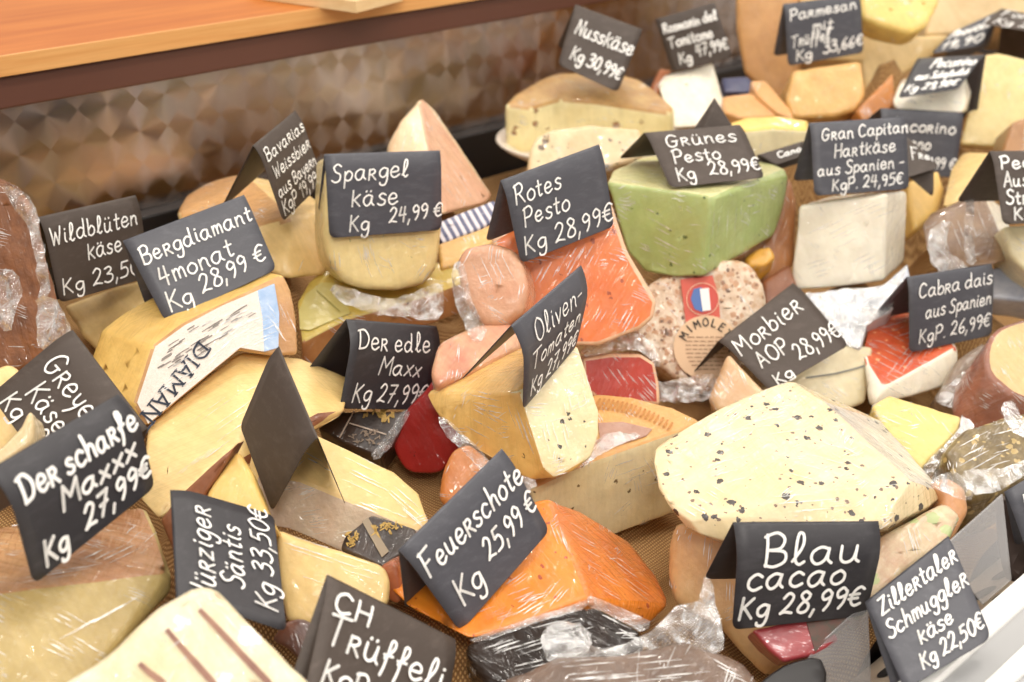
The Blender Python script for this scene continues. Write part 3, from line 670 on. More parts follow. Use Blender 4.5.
# dark printed packets
dkp = plain('dark_packet', (44, 34, 30), .4, .2, 120, c2=(70, 52, 40), scale=30, coat=.8)
gold = plain('gold_print', (196, 160, 84), .4); fl = plain('pale_line', (196, 178, 160), .4)
pk = ch('cheese_packet', [(318,404),(345,411),(406,411),(401,426),(379,457),(340,441),(318,426)], 1.21, 0, 30, .04, dkp, 'dark label packet with gold print below the tag next to the red cheese', cat='packaged cheese', bevel=.003, group=None)
PK = (np.mean([(318,404),(345,411),(406,411),(401,426),(379,457),(340,441),(318,426)], 0), 1.21)
def scribble(parent, name, cx, cy, w, h, n_, dpl, a, b, mat, pen, seed, lift=.0015):
    r = random.Random(seed); (px, dd) = dpl; nn = cv(a, b); P = at(*px, dd); bm_ = bmesh.new()
    for _ in range(n_):
        x, y = cx+r.uniform(-w, w), cy+r.uniform(-h, h)
        pts = [(x+r.uniform(-3, 3)*k*.6, y+r.uniform(-3, 3)) for k in range(4)]
        ribbon(bm_, pts, pen, lambda u, v: onplane(u, v, P, nn)+nn*lift, nn)
    return link(name, to_mesh(bm_, name, False), mat, parent)
def line(parent, name, pts, dpl, a, b, mat, pen, lift=.0015):
    (px, dd) = dpl; nn = cv(a, b); P = at(*px, dd); bm_ = bmesh.new()
    ribbon(bm_, pts, pen, lambda u, v: onplane(u, v, P, nn)+nn*lift, nn)
    return link(name, to_mesh(bm_, name, False), mat, parent)
scribble(pk, 'gold_print', 376, 416, 17, 4, 16, PK, 0, 30, gold, .0014, 3)
scribble(pk, 'small_print', 366, 437, 14, 7, 16, PK, 0, 30, plain('grey_print', (150, 130, 110), .5), .0008, 5)
line(pk, 'border_line', [(350,424),(386,435)], PK, 0, 30, fl, .0012); line(pk, 'border_line', [(354,412),(340,438)], PK, 0, 30, fl, .0012)
film(pk, [(403,411),(410,413),(400,432),(380,459),(372,455),(390,432)], 1.205, 0, 30, .003)
pk2 = ch('cheese_packet', [(345,535),(372,514),(416,528),(420,545),(392,560),(384,568),(372,562),(340,548)], 1.035, 0, 35, .04, dkp, 'dark packet with gold lettering left of the tilted 25,99 € tag', cat='packaged cheese', bevel=.003, group=None)
PK2 = (np.mean([(345,535),(372,514),(416,528),(420,545),(392,560),(384,568),(372,562),(340,548)], 0), 1.035)
patch(pk2, 'pale_band', [(362,522),(368,518),(389,552),(382,558)], PK2, 0, 35, .0012, plain('taupe_band', (150, 134, 112), .5))
scribble(pk2, 'gold_print', 352, 540, 7, 6, 14, PK2, 0, 35, gold, .0009, 8); scribble(pk2, 'gold_print', 388, 530, 14, 6, 16, PK2, 0, 35, gold, .0009, 9)
c8_ = ch('cheese_wedge', [(276,529),(330,547),(384,566),(391,580),(388,606),(350,620),(322,628),(287,622),(278,580)], .98, -5, 22, ((330,547),(331,553),.05), yel, 'yellow wedge between the 33,50 € tag and the tag with two capital letters', seeds={})
ch('cheese_wedge', [(284,622),(300,618),(322,628),(318,648),(306,668),(290,650),(270,640)], .955, 0, 15, .06, plain('plum_rind', (78, 58, 56), .4, .3, 60, c2=(140, 84, 56), scale=25, coat=.7), 'dark plum-brown rind corner above the bottom left white cheese', bevel=.004)
# ---- lower left corner
olv = cheese('olive_beige_paste', (192, 170, 112), (178, 150, 92), film=.5, scale=8)
orb = cheese('orange_brown_rind', (198, 150, 104), (170, 116, 76), film=.9, scale=22, grain=.6)
ol_ = hl('cheese_wedge', [(-20,594,.86),(40,592,.87),(100,585,.89),(171,571,.92),(172,592,.92),(150,604,.90),(100,655,.865),(70,700,.84),(-20,740,.83),(-20,530,.98),(20,540,.98),(95,540,.97),(140,506,1.0),(150,512,1.0),(-20,720,.95)], [olv, orb], 'big olive-beige wedge with an orange-brown top at the bottom left', seeds={1: [(100,560),(140,540)]}, bevel=.008, parts={1: 'rind'}, dis=16, edge=.012)
wst = cheese('white_bloomy_paste', (236, 226, 200), (226, 208, 160), ((250, 246, 236), .02, .006, .5), .8, scale=14)
wb = [(190,586),(204,581),(215,588),(250,622),(281,652),(325,700),(250,760),(20,720),(58,682),(99,658),(153,607)]
w1 = ch('cheese_wedge', wb, .815, -5, 28, .06, wst, 'white bloomy cheese with purple-brown stripes at the bottom left', bevel=.008)
WB = (np.mean(wb, 0), .815); stp = plain('plum_stripe', (128, 90, 80), .6, c2=(160, 120, 100), scale=60)
def stripe(parent, pts, w0, dpl, a, b, mat, name):
    l_ = []; r_ = []
    for i, (x, y) in enumerate(pts):
        q, p = pts[min(i+1, len(pts)-1)], pts[max(i-1, 0)]; dx, dy = q[0]-p[0], q[1]-p[1]; m = math.hypot(dx, dy); k = w0*(.5+.5*math.sin((i+.6)/len(pts)*2.6))
        l_.append((x-dy/m*k, y+dx/m*k)); r_.append((x+dy/m*k, y-dx/m*k))
    return patch(parent, name, l_+r_[::-1], dpl, a, b, .0011, mat)
for s_ in ([(200,610),(222,633),(245,658),(268,682),(276,694)], [(167,630),(184,650),(200,668),(214,684),(222,696)], [(140,664),(150,673),(162,682),(172,694)]):
    stripe(w1, s_, 3.4, WB, -5, 28, stp, 'brown_stripe')
# ---- upper left
oran = cheese('orange_wax_rind', (222, 170, 104), (206, 150, 84), film=.8)
r14_ = hl('cheese_wheel_piece', [(173,212,1.42),(184,194,1.46),(210,179,1.49),(240,172,1.5),(300,185,1.48),(328,205,1.40),(290,219,1.35),(255,229,1.35),(262,263,1.34),(285,281,1.32),(331,276,1.36),(180,240,1.40),(240,240,1.5)], [yel, oran], 'round yellow cheese piece with an orange rind behind the steep dark tag', seeds={1: [(210,195),(230,215)]}, parts={1: 'rind'}, dis=14, bevel=.008)
sp_ = [(326,156),(440,152),(442,232),(438,268),(426,284),(400,291),(362,289),(341,280),(328,260),(324,235)]
sg = ch('cheese_wedge', sp_, *behind('spar', sp_, .009), ((360,289),(348,286),.07), [cheese('spargel_paste', (246, 224, 162), (240, 214, 148), ((120, 130, 80), .022, .0016, .25), .6), tanr], 'pale yellow cheese with a rounded bottom under the upright 24,99 € tag', seeds={}, bevel=.007, bev_mat=None)
film(sg, [(330,290),(345,286),(370,295),(410,296),(438,284),(444,300),(438,322),(410,318),(380,316),(345,305)], 1.295, 0, 20, .006)
f14 = [(297,302),(308,282),(330,264),(345,260),(452,262),(468,280),(432,294),(390,306),(346,319),(302,342)]
c14 = ch('cheese_wheel_piece', f14, 1.345, 0, 42, ((346,319),(347,350),.01), [cheese('olive_yellow', (214, 190, 96), (200, 172, 80), film=.9), cheese('caramel_rind', (190, 138, 84), (170, 112, 64), film=.8, scale=30)], 'flat olive-yellow cheese with a round greenish label under the round-bottomed cheese', side=1, parts={1: 'rind'}, bevel=.003)
P14 = (np.mean(f14, 0), 1.345)
circ = lambda cx, cy, rx, ry, n=22, rot=0: [(cx+rx*math.cos(t*2*math.pi/n)*math.cos(rot)-ry*math.sin(t*2*math.pi/n)*math.sin(rot), cy+rx*math.cos(t*2*math.pi/n)*math.sin(rot)+ry*math.sin(t*2*math.pi/n)*math.cos(rot)) for t in range(n)]
lab14 = patch(c14, 'round_label', [(300,330),(299,312),(306,295),(322,283),(336,284),(347,302),(350,314),(330,322),(310,331)], P14, 0, 42, .0012, plain('green_label', (200, 186, 112), .45, coat=.8))
line(lab14, 'label_rule', [(317,292),(340,313)], P14, 0, 42, plain('olive_ink', (150, 140, 70), .5), .001, .0022)
pyr = cheese('pyramid_paste', (238, 214, 176), (228, 190, 150), film=.9)
pp = hl('cheese_wedge', [(419,97,1.52),(424,98,1.53),(434,108,1.54),(457,139,1.54),(476,170,1.53),(494,196,1.52),(487,204,1.50),(446,215,1.43),(424,216,1.42),(388,205,1.44),(386,146,1.49),(400,118,1.50),(430,150,1.465),(470,190,1.60),(400,190,1.58)], [pyr, cheese('pink_rind', (222, 174, 138), (206, 150, 116), film=.95)], 'tall pointed cream wedge against the steel back wall', seeds={1: [(462,180),(445,150)]}, bevel=.006, dis=10, parts={1: 'rind'})
t = NT('striped_paper')
wv = t.add('ShaderNodeTexWave', wave_type='BANDS', bands_direction='X'); wv.inputs['Scale'].default_value = 42
t.link(t.mapv((1, 1, 1), (0, 0, math.radians(20))), wv.inputs['Vector'])
t.set(Base_Color=t.ramp(wv.outputs['Fac'], [(.45, lin((74, 76, 110))), (.6, lin((206, 200, 206)))]), Roughness=.4, Coat_Weight=.6, Coat_Normal=wrinkles(t, 3, .4))
ch('cheese_packet', [(430,225),(465,210),(494,199),(505,214),(480,228),(442,243)], 1.42, 0, 40, .03, t.m, 'packet in blue and white striped paper below the tall pointed wedge', cat='packaged cheese', group=None, bevel=.003)
ch('cheese_wedge', [(438,243),(480,228),(505,216),(510,235),(478,250),(458,264),(440,268)], 1.385, 0, 45, .04, cheese('amber_paste', (226, 186, 110), (208, 160, 86), film=.8), 'thin amber cheese slice under the blue striped packet', bevel=.004)
# ---- middle
rpo = cheese('orange_pesto_paste', (238, 132, 62), (230, 116, 48), ((170, 76, 34), .010, .0017, .5), .9, scale=25)
rr_ = cheese('pale_orange_rim', (246, 198, 160), film=.6)
pnk = cheese('pinkish_film_rind', (222, 172, 138), (206, 146, 110), film=1., scale=40, grain=.6)
rp = ch('cheese_wedge', [(492,238),(530,215),(612,203),(627,250),(657,302),(654,318),(640,330),(598,346),(565,346),(524,325),(500,290)], D('rote')+.045, 5, 0, ((598,346),(590,338),.09), [rpo, rr_], 'bright orange cheese with its cut face under the 28,99 € tag', bevel=.004, bev_mat=1, parts={1: 'rind'})
p18 = ch('cheese_wedge', [(454,262),(466,247),(490,243),(512,248),(522,262),(528,290),(522,314),(500,328),(482,326),(464,304)], 1.205, -10, 5,   .05, pnk, 'pinkish wrapped cheese end left of the bright orange cheese', bevel=.01, amp=.001, freq=60)
film(p18, [(455,262),(466,268),(472,300),(486,330),(476,345),(462,320),(452,290)], 1.2, -10, 5, .005)
ch('cheese_wedge', [(440,340),(480,322),(525,322),(520,350),(470,372),(436,388),(430,372),(436,350)], 1.19, 0, 30, .05, cheese('pink_printed_rind', (222, 176, 132), (204, 128, 100), film=1., scale=30), 'pinkish printed cheese rind between the curved dark tag and the orange cheese')
red = cheese('red_paste', (196, 58, 38), (182, 46, 32), ((120, 30, 20), .016, .0014, .3), .8, scale=20)
drk = cheese('dark_red_wax', (170, 38, 34), (150, 30, 28), ((90, 20, 18), .02, .0014, .3), .4, scale=20, rough=.35)
r2 = ch('cheese_wedge', [(582,358),(610,354),(641,354),(655,363),(659,382),(660,405),(600,402),(584,388)], 1.30, 5, 0, .08, [red, rr_], 'red cheese block below the bright orange cheese', bevel=.003, bev_mat=1, parts={1: 'rind'})
film(r2, [(585,346),(640,333),(660,362),(655,366),(640,352),(612,352),(586,357)], 1.285, 5, 20, .003)
ch('cheese_wheel_piece', [(405,412),(425,392),(440,372),(462,374),(474,410),(464,440),(450,460),(441,472),(420,474),(406,470),(397,457),(394,440)], 1.215, -5, -8, .07, drk, 'dark red waxed cheese with a rounded bottom below the curved tags', bevel=.009, sm=2)
ole = cheese('amber_olive_paste', (238, 196, 118), (224, 172, 92), ((70, 50, 30), .018, .002, .18), .9, scale=14)
olc = cheese('cream_olive_paste', (244, 230, 188), (238, 220, 170), ((70, 62, 50), .010, .0018, .5), .9, scale=14)
d_ = hl('cheese_wedge', [(520,392,1.115),(530,365,1.140),(577,345,1.160),(588,379,1.160),(599,412,1.150),(599,434,1.145),(591,457,1.135),(574,471,1.125),(556,478,1.110),(544,468,1.105),(426,393,1.190),(432,407,1.180),(441,419,1.175),(478,451,1.145),(530,480,1.115),(470,368,1.200),(515,348,1.200),(560,440,1.250)], [ole, olc], 'wedge with one amber side and one cream side flecked with olives', seeds={1: [(565,420),(575,390),(550,440)]}, bevel=.005, dis=14, parts={1: 'cut_face'})
film(d_, [(438,417),(452,424),(480,450),(500,470),(535,480),(530,490),(490,478),(470,458),(446,436)], 1.11, 0, 20, .004)
ch('cheese_wedge', [(442,472),(452,450),(468,442),(486,458),(500,470),(470,490),(450,510),(438,500)], 1.13, 0, 10, .05, cheese('orange_film_rind', (226, 150, 80), (206, 120, 56), film=1.), 'orange wrapped cheese corner between the dark red wax cheese and the 25,99 € tag', bevel=.006)
# half wheel with imprinted rind
tp = [(597,393),(632,396),(673,406),(700,420),(680,430),(655,438),(593,460),(531,488),(520,470),(545,430),(570,402)]
wh = ch('cheese_wheel_piece', tp, 1.20, 8, 52, ((593,460),(604,540),.03), [cheese('speckled_cream', (238, 224, 184), (228, 208, 156), ((110, 90, 56), .012, .0017, .5), .7), cheese('imprinted_rind', (226, 176, 110), (212, 156, 88), film=.5, scale=20, grain=.5)], 'cut half wheel with a stamped tan rind beside the big black-flecked cheese', seeds={1: [(650,412),(600,440)]}, bevel=.004, parts={1: 'rind'})
PW = (np.mean(tp, 0), 1.20)
nn_, PP = cv(8, 52), at(*PW[0], 1.20); bm = bmesh.new()
for k in range(17):
    t_ = k/16; x0, y0 = 600+t_*72, 400+t_*t_*20+t_*4; dx, dy = -6+t_*2, 9-t_*3
    ribbon(bm, [(x0, y0), (x0+dx, y0+dy)], .002, lambda u, v: onplane(u, v, PP, nn_)+nn_*.0014, nn_)
kind(link('rind_stamp', to_mesh(bm, 'rind_stamp', False), plain('stamp_brown', (186, 128, 66), .6), wh), 'stuff')
patch(wh, 'paper_label', [(600,440),(598,424),(622,423),(652,430),(646,437),(600,452)], PW, 8, 52, .0014, plain('rose_label', (186, 150, 130), .45, c2=(160, 116, 98), scale=60, coat=.8))
film(wh, [(580,470),(596,440),(616,432),(640,436),(622,446),(598,456)], 1.18, 8, 45, .003)
# big white cheese with black flecks
bfl = cheese('black_fleck_paste', (236, 218, 180), (226, 202, 152), [((62, 52, 48), .0095, .0024, .38), ((130, 106, 88), .006, .0011, .45)], .9, scale=12)
vein = cheese('blue_vein_paste', (230, 220, 198), (206, 200, 190), ((110, 112, 116), .010, .0022, .5), .8, scale=22)
wedge = hl('cheese_wedge', [(653,462,1.075),(655,450,1.085),(662,443,1.095),(700,419,1.12),(740,399,1.15),(788,381,1.17),(795,382,1.17),(823,401,1.14),(870,445,1.095),(911,481,1.055),(800,494,1.04),(720,516,1.03),(690,521,1.035),(668,505,1.045),(658,488,1.06),
    (881,421,1.19),(945,494,1.10),(930,506,1.07),(882,528,1.035),(740,546,1.03),(700,534,1.035),(686,527,1.045),(760,560,1.12),(900,540,1.14),(800,420,1.26)],
    [bfl, vein], 'big white wedge full of black flecks in the right foreground', seeds={1: [(850,415),(880,440)]}, bevel=.006, dis=7, parts={1: 'cut_face'}, edge=.009)
ch('cheese_wheel_piece', [(674,520),(690,527),(735,540),(790,545),(800,600),(785,664),(766,682),(740,655),(718,628),(672,606),(666,580),(667,548)], 1.07, -20, 5, .06, [cheese('tan_side', (222, 184, 132), (200, 150, 96), film=.8, scale=18)], 'tan rind piece under the big black-flecked white wedge', bevel=.012)
rl = ch('cheese_packet', [(752,630),(800,620),(822,612),(840,640),(815,655),(784,662),(766,648)], 1.0, 0, 20, .03, plain('red_packet', (176, 70, 74), .4, c2=(150, 48, 56), scale=40, coat=.9), 'red wrapped packet showing below the large 28,99 € tag', cat='packaged cheese', group=None, bevel=.003)
patch(rl, 'green_label', [(806,622),(836,612),(850,622),(826,640),(815,652)], ((795,638), 1.0), 0, 20, .0012, plain('dark_green_print', (66, 70, 56), .5, c2=(110, 60, 50), scale=120))
# ---- orange cheese bottom centre
feu = cheese('orange_chili_paste', (240, 146, 38), (232, 126, 28), ((176, 70, 24), .008, .0017, .5), .9, scale=20, streak=(1, 1, .5))
feu2 = cheese('orange_chili_side', (234, 140, 58), (220, 116, 40), ((170, 76, 30), .009, .0012, .3), .9, scale=26)
fe = hl('cheese_wedge', [(538,499,1.06),(549,498,1.06),(581,511,1.09),(627,538,1.12),(658,577,1.11),(671,605,1.08),(648,627,1.05),(618,612,1.015),(590,599,.985),(540,612,.97),(470,640,.95),(440,628,.96),(404,606,.98),(388,590,1.0),(390,570,1.03),(470,520,1.08),(640,600,1.14)], [feu, feu2, brr], 'orange chilli cheese wedge at the bottom centre', seeds={1: [(620,570),(600,540)]}, bevel=.005, dis=12, parts={1: 'cut_face'})
ch('cheese_wedge', [(380,566),(392,560),(398,566),(402,600),(396,604),(388,600)], 1.0, -10, 0, .03, cheese('copper_film_rind', (190, 112, 70), (160, 84, 50), film=1., scale=30), 'coppery wrapped cheese edge behind the back panel of the 25,99 € tag', bevel=.004)
cho = cheese('dark_cocoa_rind', (44, 28, 18), (26, 16, 10), film=.9, scale=30, grain=.5, rough=.7, sss=0); cho.node_tree.nodes['Principled BSDF'].inputs['Specular IOR Level'].default_value = .15
dk = ch('cheese_wheel_piece', [(464,642),(505,626),(545,616),(570,607),(595,604),(642,628),(644,650),(600,672),(560,690),(490,690),(470,664)], .945, 0, 35, .06, cho, 'dark brown rind cheese under film in front of the orange wedge', bevel=.012, amp=.002, freq=40)
gbr = cheese('grey_brown_rind', (116, 88, 68), (80, 58, 44), film=1., scale=24, grain=.8, sss=0)
gb = ch('cheese_wheel_piece', [(486,690),(520,668),(560,656),(620,652),(690,638),(735,650),(766,684),(760,740),(480,740)], .90, 0, 35, .06, gbr, 'grey-brown wrapped cheese cut by the bottom edge', bevel=.014, amp=.004, freq=30)
film(gb, [(540,640),(556,622),(572,632),(600,650),(650,632),(676,606),(697,602),(704,576),(713,590),(720,622),(722,650),(700,655),(680,645),(650,664),(610,668),(560,676)], .925, 0, 15, .009, 55, .005)
film(dk, [(548,628),(566,622),(590,630),(588,652),(560,660),(548,650)], .93, 0, 30, .006)
film(fe, [(590,596),(616,606),(650,622),(640,632),(612,622),(588,606)], .985, 0, 20, .003)
film(fe, [(470,640),(520,622),(575,604),(588,600),(582,610),(540,622),(490,640)], .95, 0, 20, .003)
# ---- green and round labelled cheese
grn = cheese('green_pesto_paste', (174, 186, 118), (156, 174, 100), ((80, 100, 44), .010, .0014, .5), .9, scale=20)
grt = cheese('pale_green_rind', (222, 214, 160), (204, 202, 140), film=.8)
gp = hl('cheese_wedge', [(607,182,1.41),(612,170,1.46),(640,158,1.52),(700,148,1.55),(772,163,1.50),(786,169,1.48),(788,178,1.47),(712,196,1.37),(676,190,1.39),(627,252,1.41),(645,272,1.41),(672,277,1.40),(704,277,1.39),(731,265,1.42),(754,251,1.45),(774,236,1.48),(784,208,1.49),(690,240,1.56)], [grn, grt], 'green herb cheese wedge with a pale rind top', seeds={1: [(640,172),(650,180)]}, bevel=.004, parts={1: 'rind'}, dis=13)
mot = cheese('mottled_crust', (240, 226, 204), (204, 168, 132), [((196, 150, 112), .007, .003, .6), ((150, 106, 74), .0055, .0018, .5), ((104, 72, 48), .008, .0018, .35)], .6, scale=110, grain=1.)
mo = [(632,320),(640,298),(652,282),(676,272),(705,264),(738,258),(756,272),(766,298),(764,330),(748,360),(726,388),(690,386),(658,366),(640,345)]
ml = ch('cheese_round', mo, 1.40, 0, 8, .09, mot, 'round cheese with a mottled crust, a red band and a round paper label', sm=2, bevel=.016, amp=.0016, freq=60)
PM = (np.mean(mo, 0), 1.40)
mo1 = patch(ml, 'red_band', [(680,280),(712,276),(718,296),(720,325),(686,328)], PM, 0, 8, .0035, plain('red_band', (206, 84, 60), .45, c2=(196, 74, 52), scale=50))
lb_ = patch(ml, 'round_label', circ(706, 348, 33, 32, 36), PM, 0, 8, .0045, plain('tan_label', (220, 186, 148), .5))
patch(mo1, 'flag_disc', circ(702, 300, 15, 15), PM, 0, 8, .0045, plain('flag_red', (196, 70, 56), .5))
patch(mo1, 'flag_blue', [(693,290),(701,288),(702,313),(694,310),(690,300)], PM, 0, 8, .0055, plain('flag_blue', (70, 106, 170), .5))
patch(mo1, 'flag_white', [(699,290),(708,289),(710,311),(702,312)], PM, 0, 8, .006, plain('flag_white', (236, 232, 228), .5))
bm = bmesh.new(); nn_, PP = cv(0, 8), at(*PM[0], 1.40)
ribbon(bm, [(702+16*math.cos(k/12*math.pi), 300+16*math.sin(k/12*math.pi)) for k in range(25)], .0007, lambda u, v: onplane(u, v, PP, nn_)+nn_*.0056, nn_)
link('flag_ring', to_mesh(bm, 'flag_ring', False), plain('ring_pale', (232, 190, 160), .5), mo1)
bm = bmesh.new()
for i, chx in enumerate('MIMOLETTE'):
    th = math.radians(208+i*19.5); cx, cy = 706+26*math.cos(th), 349+26*math.sin(th); st, wd = strokes(chx)
    ux, uy = -math.sin(th), math.cos(th); vx, vy = math.cos(th), math.sin(th)
    for q in st: ribbon(bm, [(cx+ux*(x-wd/2)*9+vx*(y-.5)*7.5, cy+uy*(x-wd/2)*9+vy*(y-.5)*7.5) for x, y in q], .0013, lambda u, v: onplane(u, v, PP, nn_)+nn_*.0056, nn_)
link('printed_name', to_mesh(bm, 'printed_name', False), plain('black_ink', (46, 40, 36), .5), lb_)
bm = bmesh.new(); r = random.Random(2)
for k in range(9):
    y = 338+k*4; hw = math.sqrt(max(1, 26**2-(y-348)**2))*.8; x = 706-hw
    while x < 706+hw:
        ln = r.uniform(3, 7); ribbon(bm, [(x, y), (min(x+ln, 706+hw), y)], .0008, lambda u, v: onplane(u, v, PP, nn_)+nn_*.0056, nn_); x += ln+2
link('small_print', to_mesh(bm, 'small_print', False), plain('label_brown_ink', (140, 96, 66), .5), lb_)
film(ml, [(640,380),(662,384),(690,376),(718,378),(722,394),(690,404),(660,402),(640,396)], 1.34, 0, 20, .008, 70, .005)
ch('cheese_wheel_piece', [(744,262),(768,240),(780,205),(790,172),(798,200),(796,262),(786,285),(766,300),(756,275)], 1.50, 10, 0, .06, cheese('rust_rind', (190, 128, 72), (150, 90, 48), film=.8, scale=24), 'rust-brown rind standing between the green wedge and the white block', bevel=.008)
ch('cheese_wedge', [(744,258),(756,248),(770,246),(776,256),(764,266),(750,266)], 1.465, 0, 30, .03, cheese('saffron_paste', (238, 176, 62), film=.8), 'small saffron-yellow piece at the lower right of the green wedge', bevel=.004)
ch('cheese_wedge', [(762,280),(790,262),(800,290),(806,320),(790,345),(766,330),(764,300)], 1.47, 0, 20, .06, brr, 'brown wrapped rind right of the round mottled cheese')
mrb = cheese('morbier_paste', (236, 224, 190), (228, 214, 172), film=.8)
mb = ch('cheese_wedge', [(760,392),(800,352),(850,345),(873,347),(871,375),(866,402),(850,408),(800,412),(762,412)], 1.385, 5, 12, .06, mrb, 'pale cheese with a thin dark ash line right of the corner-tilted tag', bevel=.004)
line(mb, 'ash_line', [(806,378),(835,374),(858,368),(870,364)], (np.mean([(760,392),(800,352),(850,345),(873,347),(871,375),(866,402),(850,408),(800,412),(762,412)], 0), 1.385), 5, 12, plain('ash_grey', (128, 128, 124), .7), .0016)
ch('cheese_wedge', [(715,384),(728,352),(745,370),(765,392),(790,400),(750,415),(715,412),(708,398)], 1.30, -10, 15, .06, cheese('beige_film_rind', (224, 190, 148), (206, 160, 114), film=1.), 'beige wrapped cheese under the left corner of the corner-tilted tag')
# ---- right side
bl = [(799,206),(886,194),(884,280),(836,288),(797,290),(791,281),(793,255)]
wbk = hl('cheese_block', [(799,206,1.475),(886,193,1.455),(884,281,1.475),(836,288,1.48),(797,290,1.49),(791,281,1.49),(793,256,1.487),(907,191,1.50),(904,262,1.52),(830,196,1.56),(900,250,1.58),(810,270,1.58)], wht, 'white block-shaped cheese under the grey 24,95 € tag', bevel=.004, dis=8)
bp = ch('cheese_packet', [(793,294),(840,290),(884,284),(908,262),(912,280),(890,312),(868,322),(862,348),(846,344),(812,302)], 1.42, 0, 35, .04, plain('blue_white_packet', (220, 218, 216), .4, c2=(170, 184, 206), scale=14, coat=1.), 'blue and white film packet under the white block-shaped cheese', cat='packaged cheese', group=None, bevel=.004)
film(bp, [(800,296),(880,288),(906,268),(890,310),(866,326),(858,350),(838,338)], 1.405, 0, 35, .005)
pim = cheese('paprika_rind', (226, 106, 60), (202, 78, 40), ((242, 170, 120), .006, .0016, .5), .6, scale=50, grain=1.)
cb = hl('cheese_wedge', [(869,318,1.44),(906,310,1.46),(950,335,1.44),(957,347,1.40),(935,358,1.385),(885,387,1.36),(870,382,1.37),(862,350,1.40),(958,362,1.405),(946,386,1.395),(914,396,1.375),(886,394,1.365),(868,408,1.36),(920,380,1.48)], [wht, pim], 'white cheese with a red-orange woven rind under the 26,99 € tag', seeds={1: [(890,340),(910,352)]}, parts={1: 'rind'}, dis=14, bevel=.004)
cy = ch('cheese_wedge', [(872,405),(889,394),(925,404),(962,416),(958,431),(940,450),(922,469),(900,446),(882,426)], 1.23, 5, 42, .05, cheese('yellow_soft_paste', (230, 208, 128), (222, 194, 110), ((150, 116, 60), .03, .001, .2), 1.), 'small yellow cut cheese right of the big black-flecked wedge', bevel=.004)
film(cy, [(962,414),(974,424),(974,445),(950,472),(930,482),(922,468),(942,448),(958,430)], 1.21, 0, 30, .006, 80, .004)
rw = cheese('reddish_film_rind', (164, 104, 78), (128, 78, 60), film=1., scale=26, grain=.6)
fc = [(986,352),(992,334),(1008,323),(1040,318),(1066,340),(1066,392),(1026,400),(1002,386),(988,370)]
ch('cheese_round', fc, 1.32, 25, 32, ((1002,386),(966,436),.02), [cheese('buff_face', (222, 190, 134), (206, 170, 112), film=.7), rw], 'wheel with a buff face and reddish wrapped side at the right edge', side=1, sm=2, bevel=.004, bev_mat=1, parts={1: 'rind'})
hrb = cheese('herb_crust', (138, 116, 66), (98, 80, 44), ((186, 160, 100), .006, .0022, .5), 1., scale=60, grain=1., sss=0)
hb = ch('cheese_wheel_piece', [(942,452),(964,428),(990,420),(1040,405),(1060,440),(1030,474),(1005,490),(975,500),(958,486)], 1.17, 0, 35, .08, hrb, 'herb-crusted brown-green cheese at the right edge', bevel=.01, amp=.0016)
film(hb, [(1000,410),(1010,402),(1024,420),(1030,440),(1012,432)], 1.15, 0, 30, .004); film(hb, [(962,472),(1000,470),(1028,458),(1030,470),(1005,488),(975,496)], 1.145, 0, 30, .004)
gbk = ch('cheese_wedge', [(940,392),(958,358),(985,340),(990,370),(972,410),(962,416)], 1.36, 0, 25, .05, cheese('grey_film_rind', (168, 146, 124), (120, 98, 80), film=1., scale=30), 'grey-brown wrapped cheese between the paprika rind and the buff wheel')
film(gbk, [(936,396),(950,384),(975,362),(978,372),(966,400),(962,414),(944,406)], 1.335, 0, 25, .005, 80, .004)
ob = ch('cheese_wedge', [(932,484),(948,474),(968,486),(972,510),(952,545),(940,520),(945,497)], 1.08, 10, 20, .05, cheese('apricot_film', (216, 158, 104), (180, 118, 76), film=1., scale=20), 'apricot wrapped corner right of the big black-flecked wedge', bevel=.007)
film(ob, [(930,482),(950,472),(968,484),(972,500),(956,496),(940,492)], 1.065, 10, 20, .005)
ch('cheese_wedge', [(878,536),(910,518),(945,500),(962,514),(950,540),(905,570),(870,604),(862,590)], 1.05, 0, 30, .07, cheese('mint_mottle', (220, 210, 172), (190, 150, 120), ((176, 186, 130), .012, .004, .5), 1., scale=50), 'mottled pale cheese between the two front price tags at lower right')
# ---- upper middle
nus = cheese('hole_cream_paste', (238, 226, 176), (228, 210, 150), ((150, 110, 70), .018, .0036, .55), .6, scale=12)
pl = [(503,104),(512,95),(524,88),(540,78),(556,72),(610,70),(640,78),(657,90),(675,106),(668,113),(632,108),(597,102),(560,99),(530,108)]
plc = ceram = plain('white_ceramic', (226, 214, 198), .25)
pn, pP = cv(0, 66), at(590, 150, 1.70)
bm = bmesh.new()
rings = []
for (rr, zz) in ((.0, 0), (.085, 0), (.105, .012), (.112, .016), (.113, .013), (.104, .006), (.08, -.006), (0, -.006)):
    rings.append([bm.verts.new((pP[0]+rr*math.cos(k*math.pi/24), pP[1]+rr*math.sin(k*math.pi/24), pP[2]+zz)) for k in range(48)] if rr else [bm.verts.new((pP[0], pP[1], pP[2]+zz))])
for i in range(len(rings)-1):
    a_, b_ = rings[i], rings[i+1]
    for k in range(48):
        j = (k+1) % 48
        if len(a_) == 1: bm.faces.new((a_[0], b_[k], b_[j]))
        elif len(b_) == 1: bm.faces.new((a_[k], b_[0], a_[j]))
        else: bm.faces.new((a_[k], b_[k], b_[j], a_[j]))
bmesh.ops.recalc_face_normals(bm, faces=bm.faces[:])
tag(link('plate', to_mesh(bm, 'plate'), ceram), 'round white plate under the half wheel at the back', 'plate')
ch('cheese_wheel_piece', pl, 1.70, 0, 52, ((597,102),(598,152),.02), [nus, cheese('stamped_rind', (210, 172, 110), (186, 140, 84), film=.6, scale=30)], 'cream half wheel with small holes on the white plate', seeds={1: [(590,85),(545,88)]}, parts={1: 'rind'}, bevel=.007)
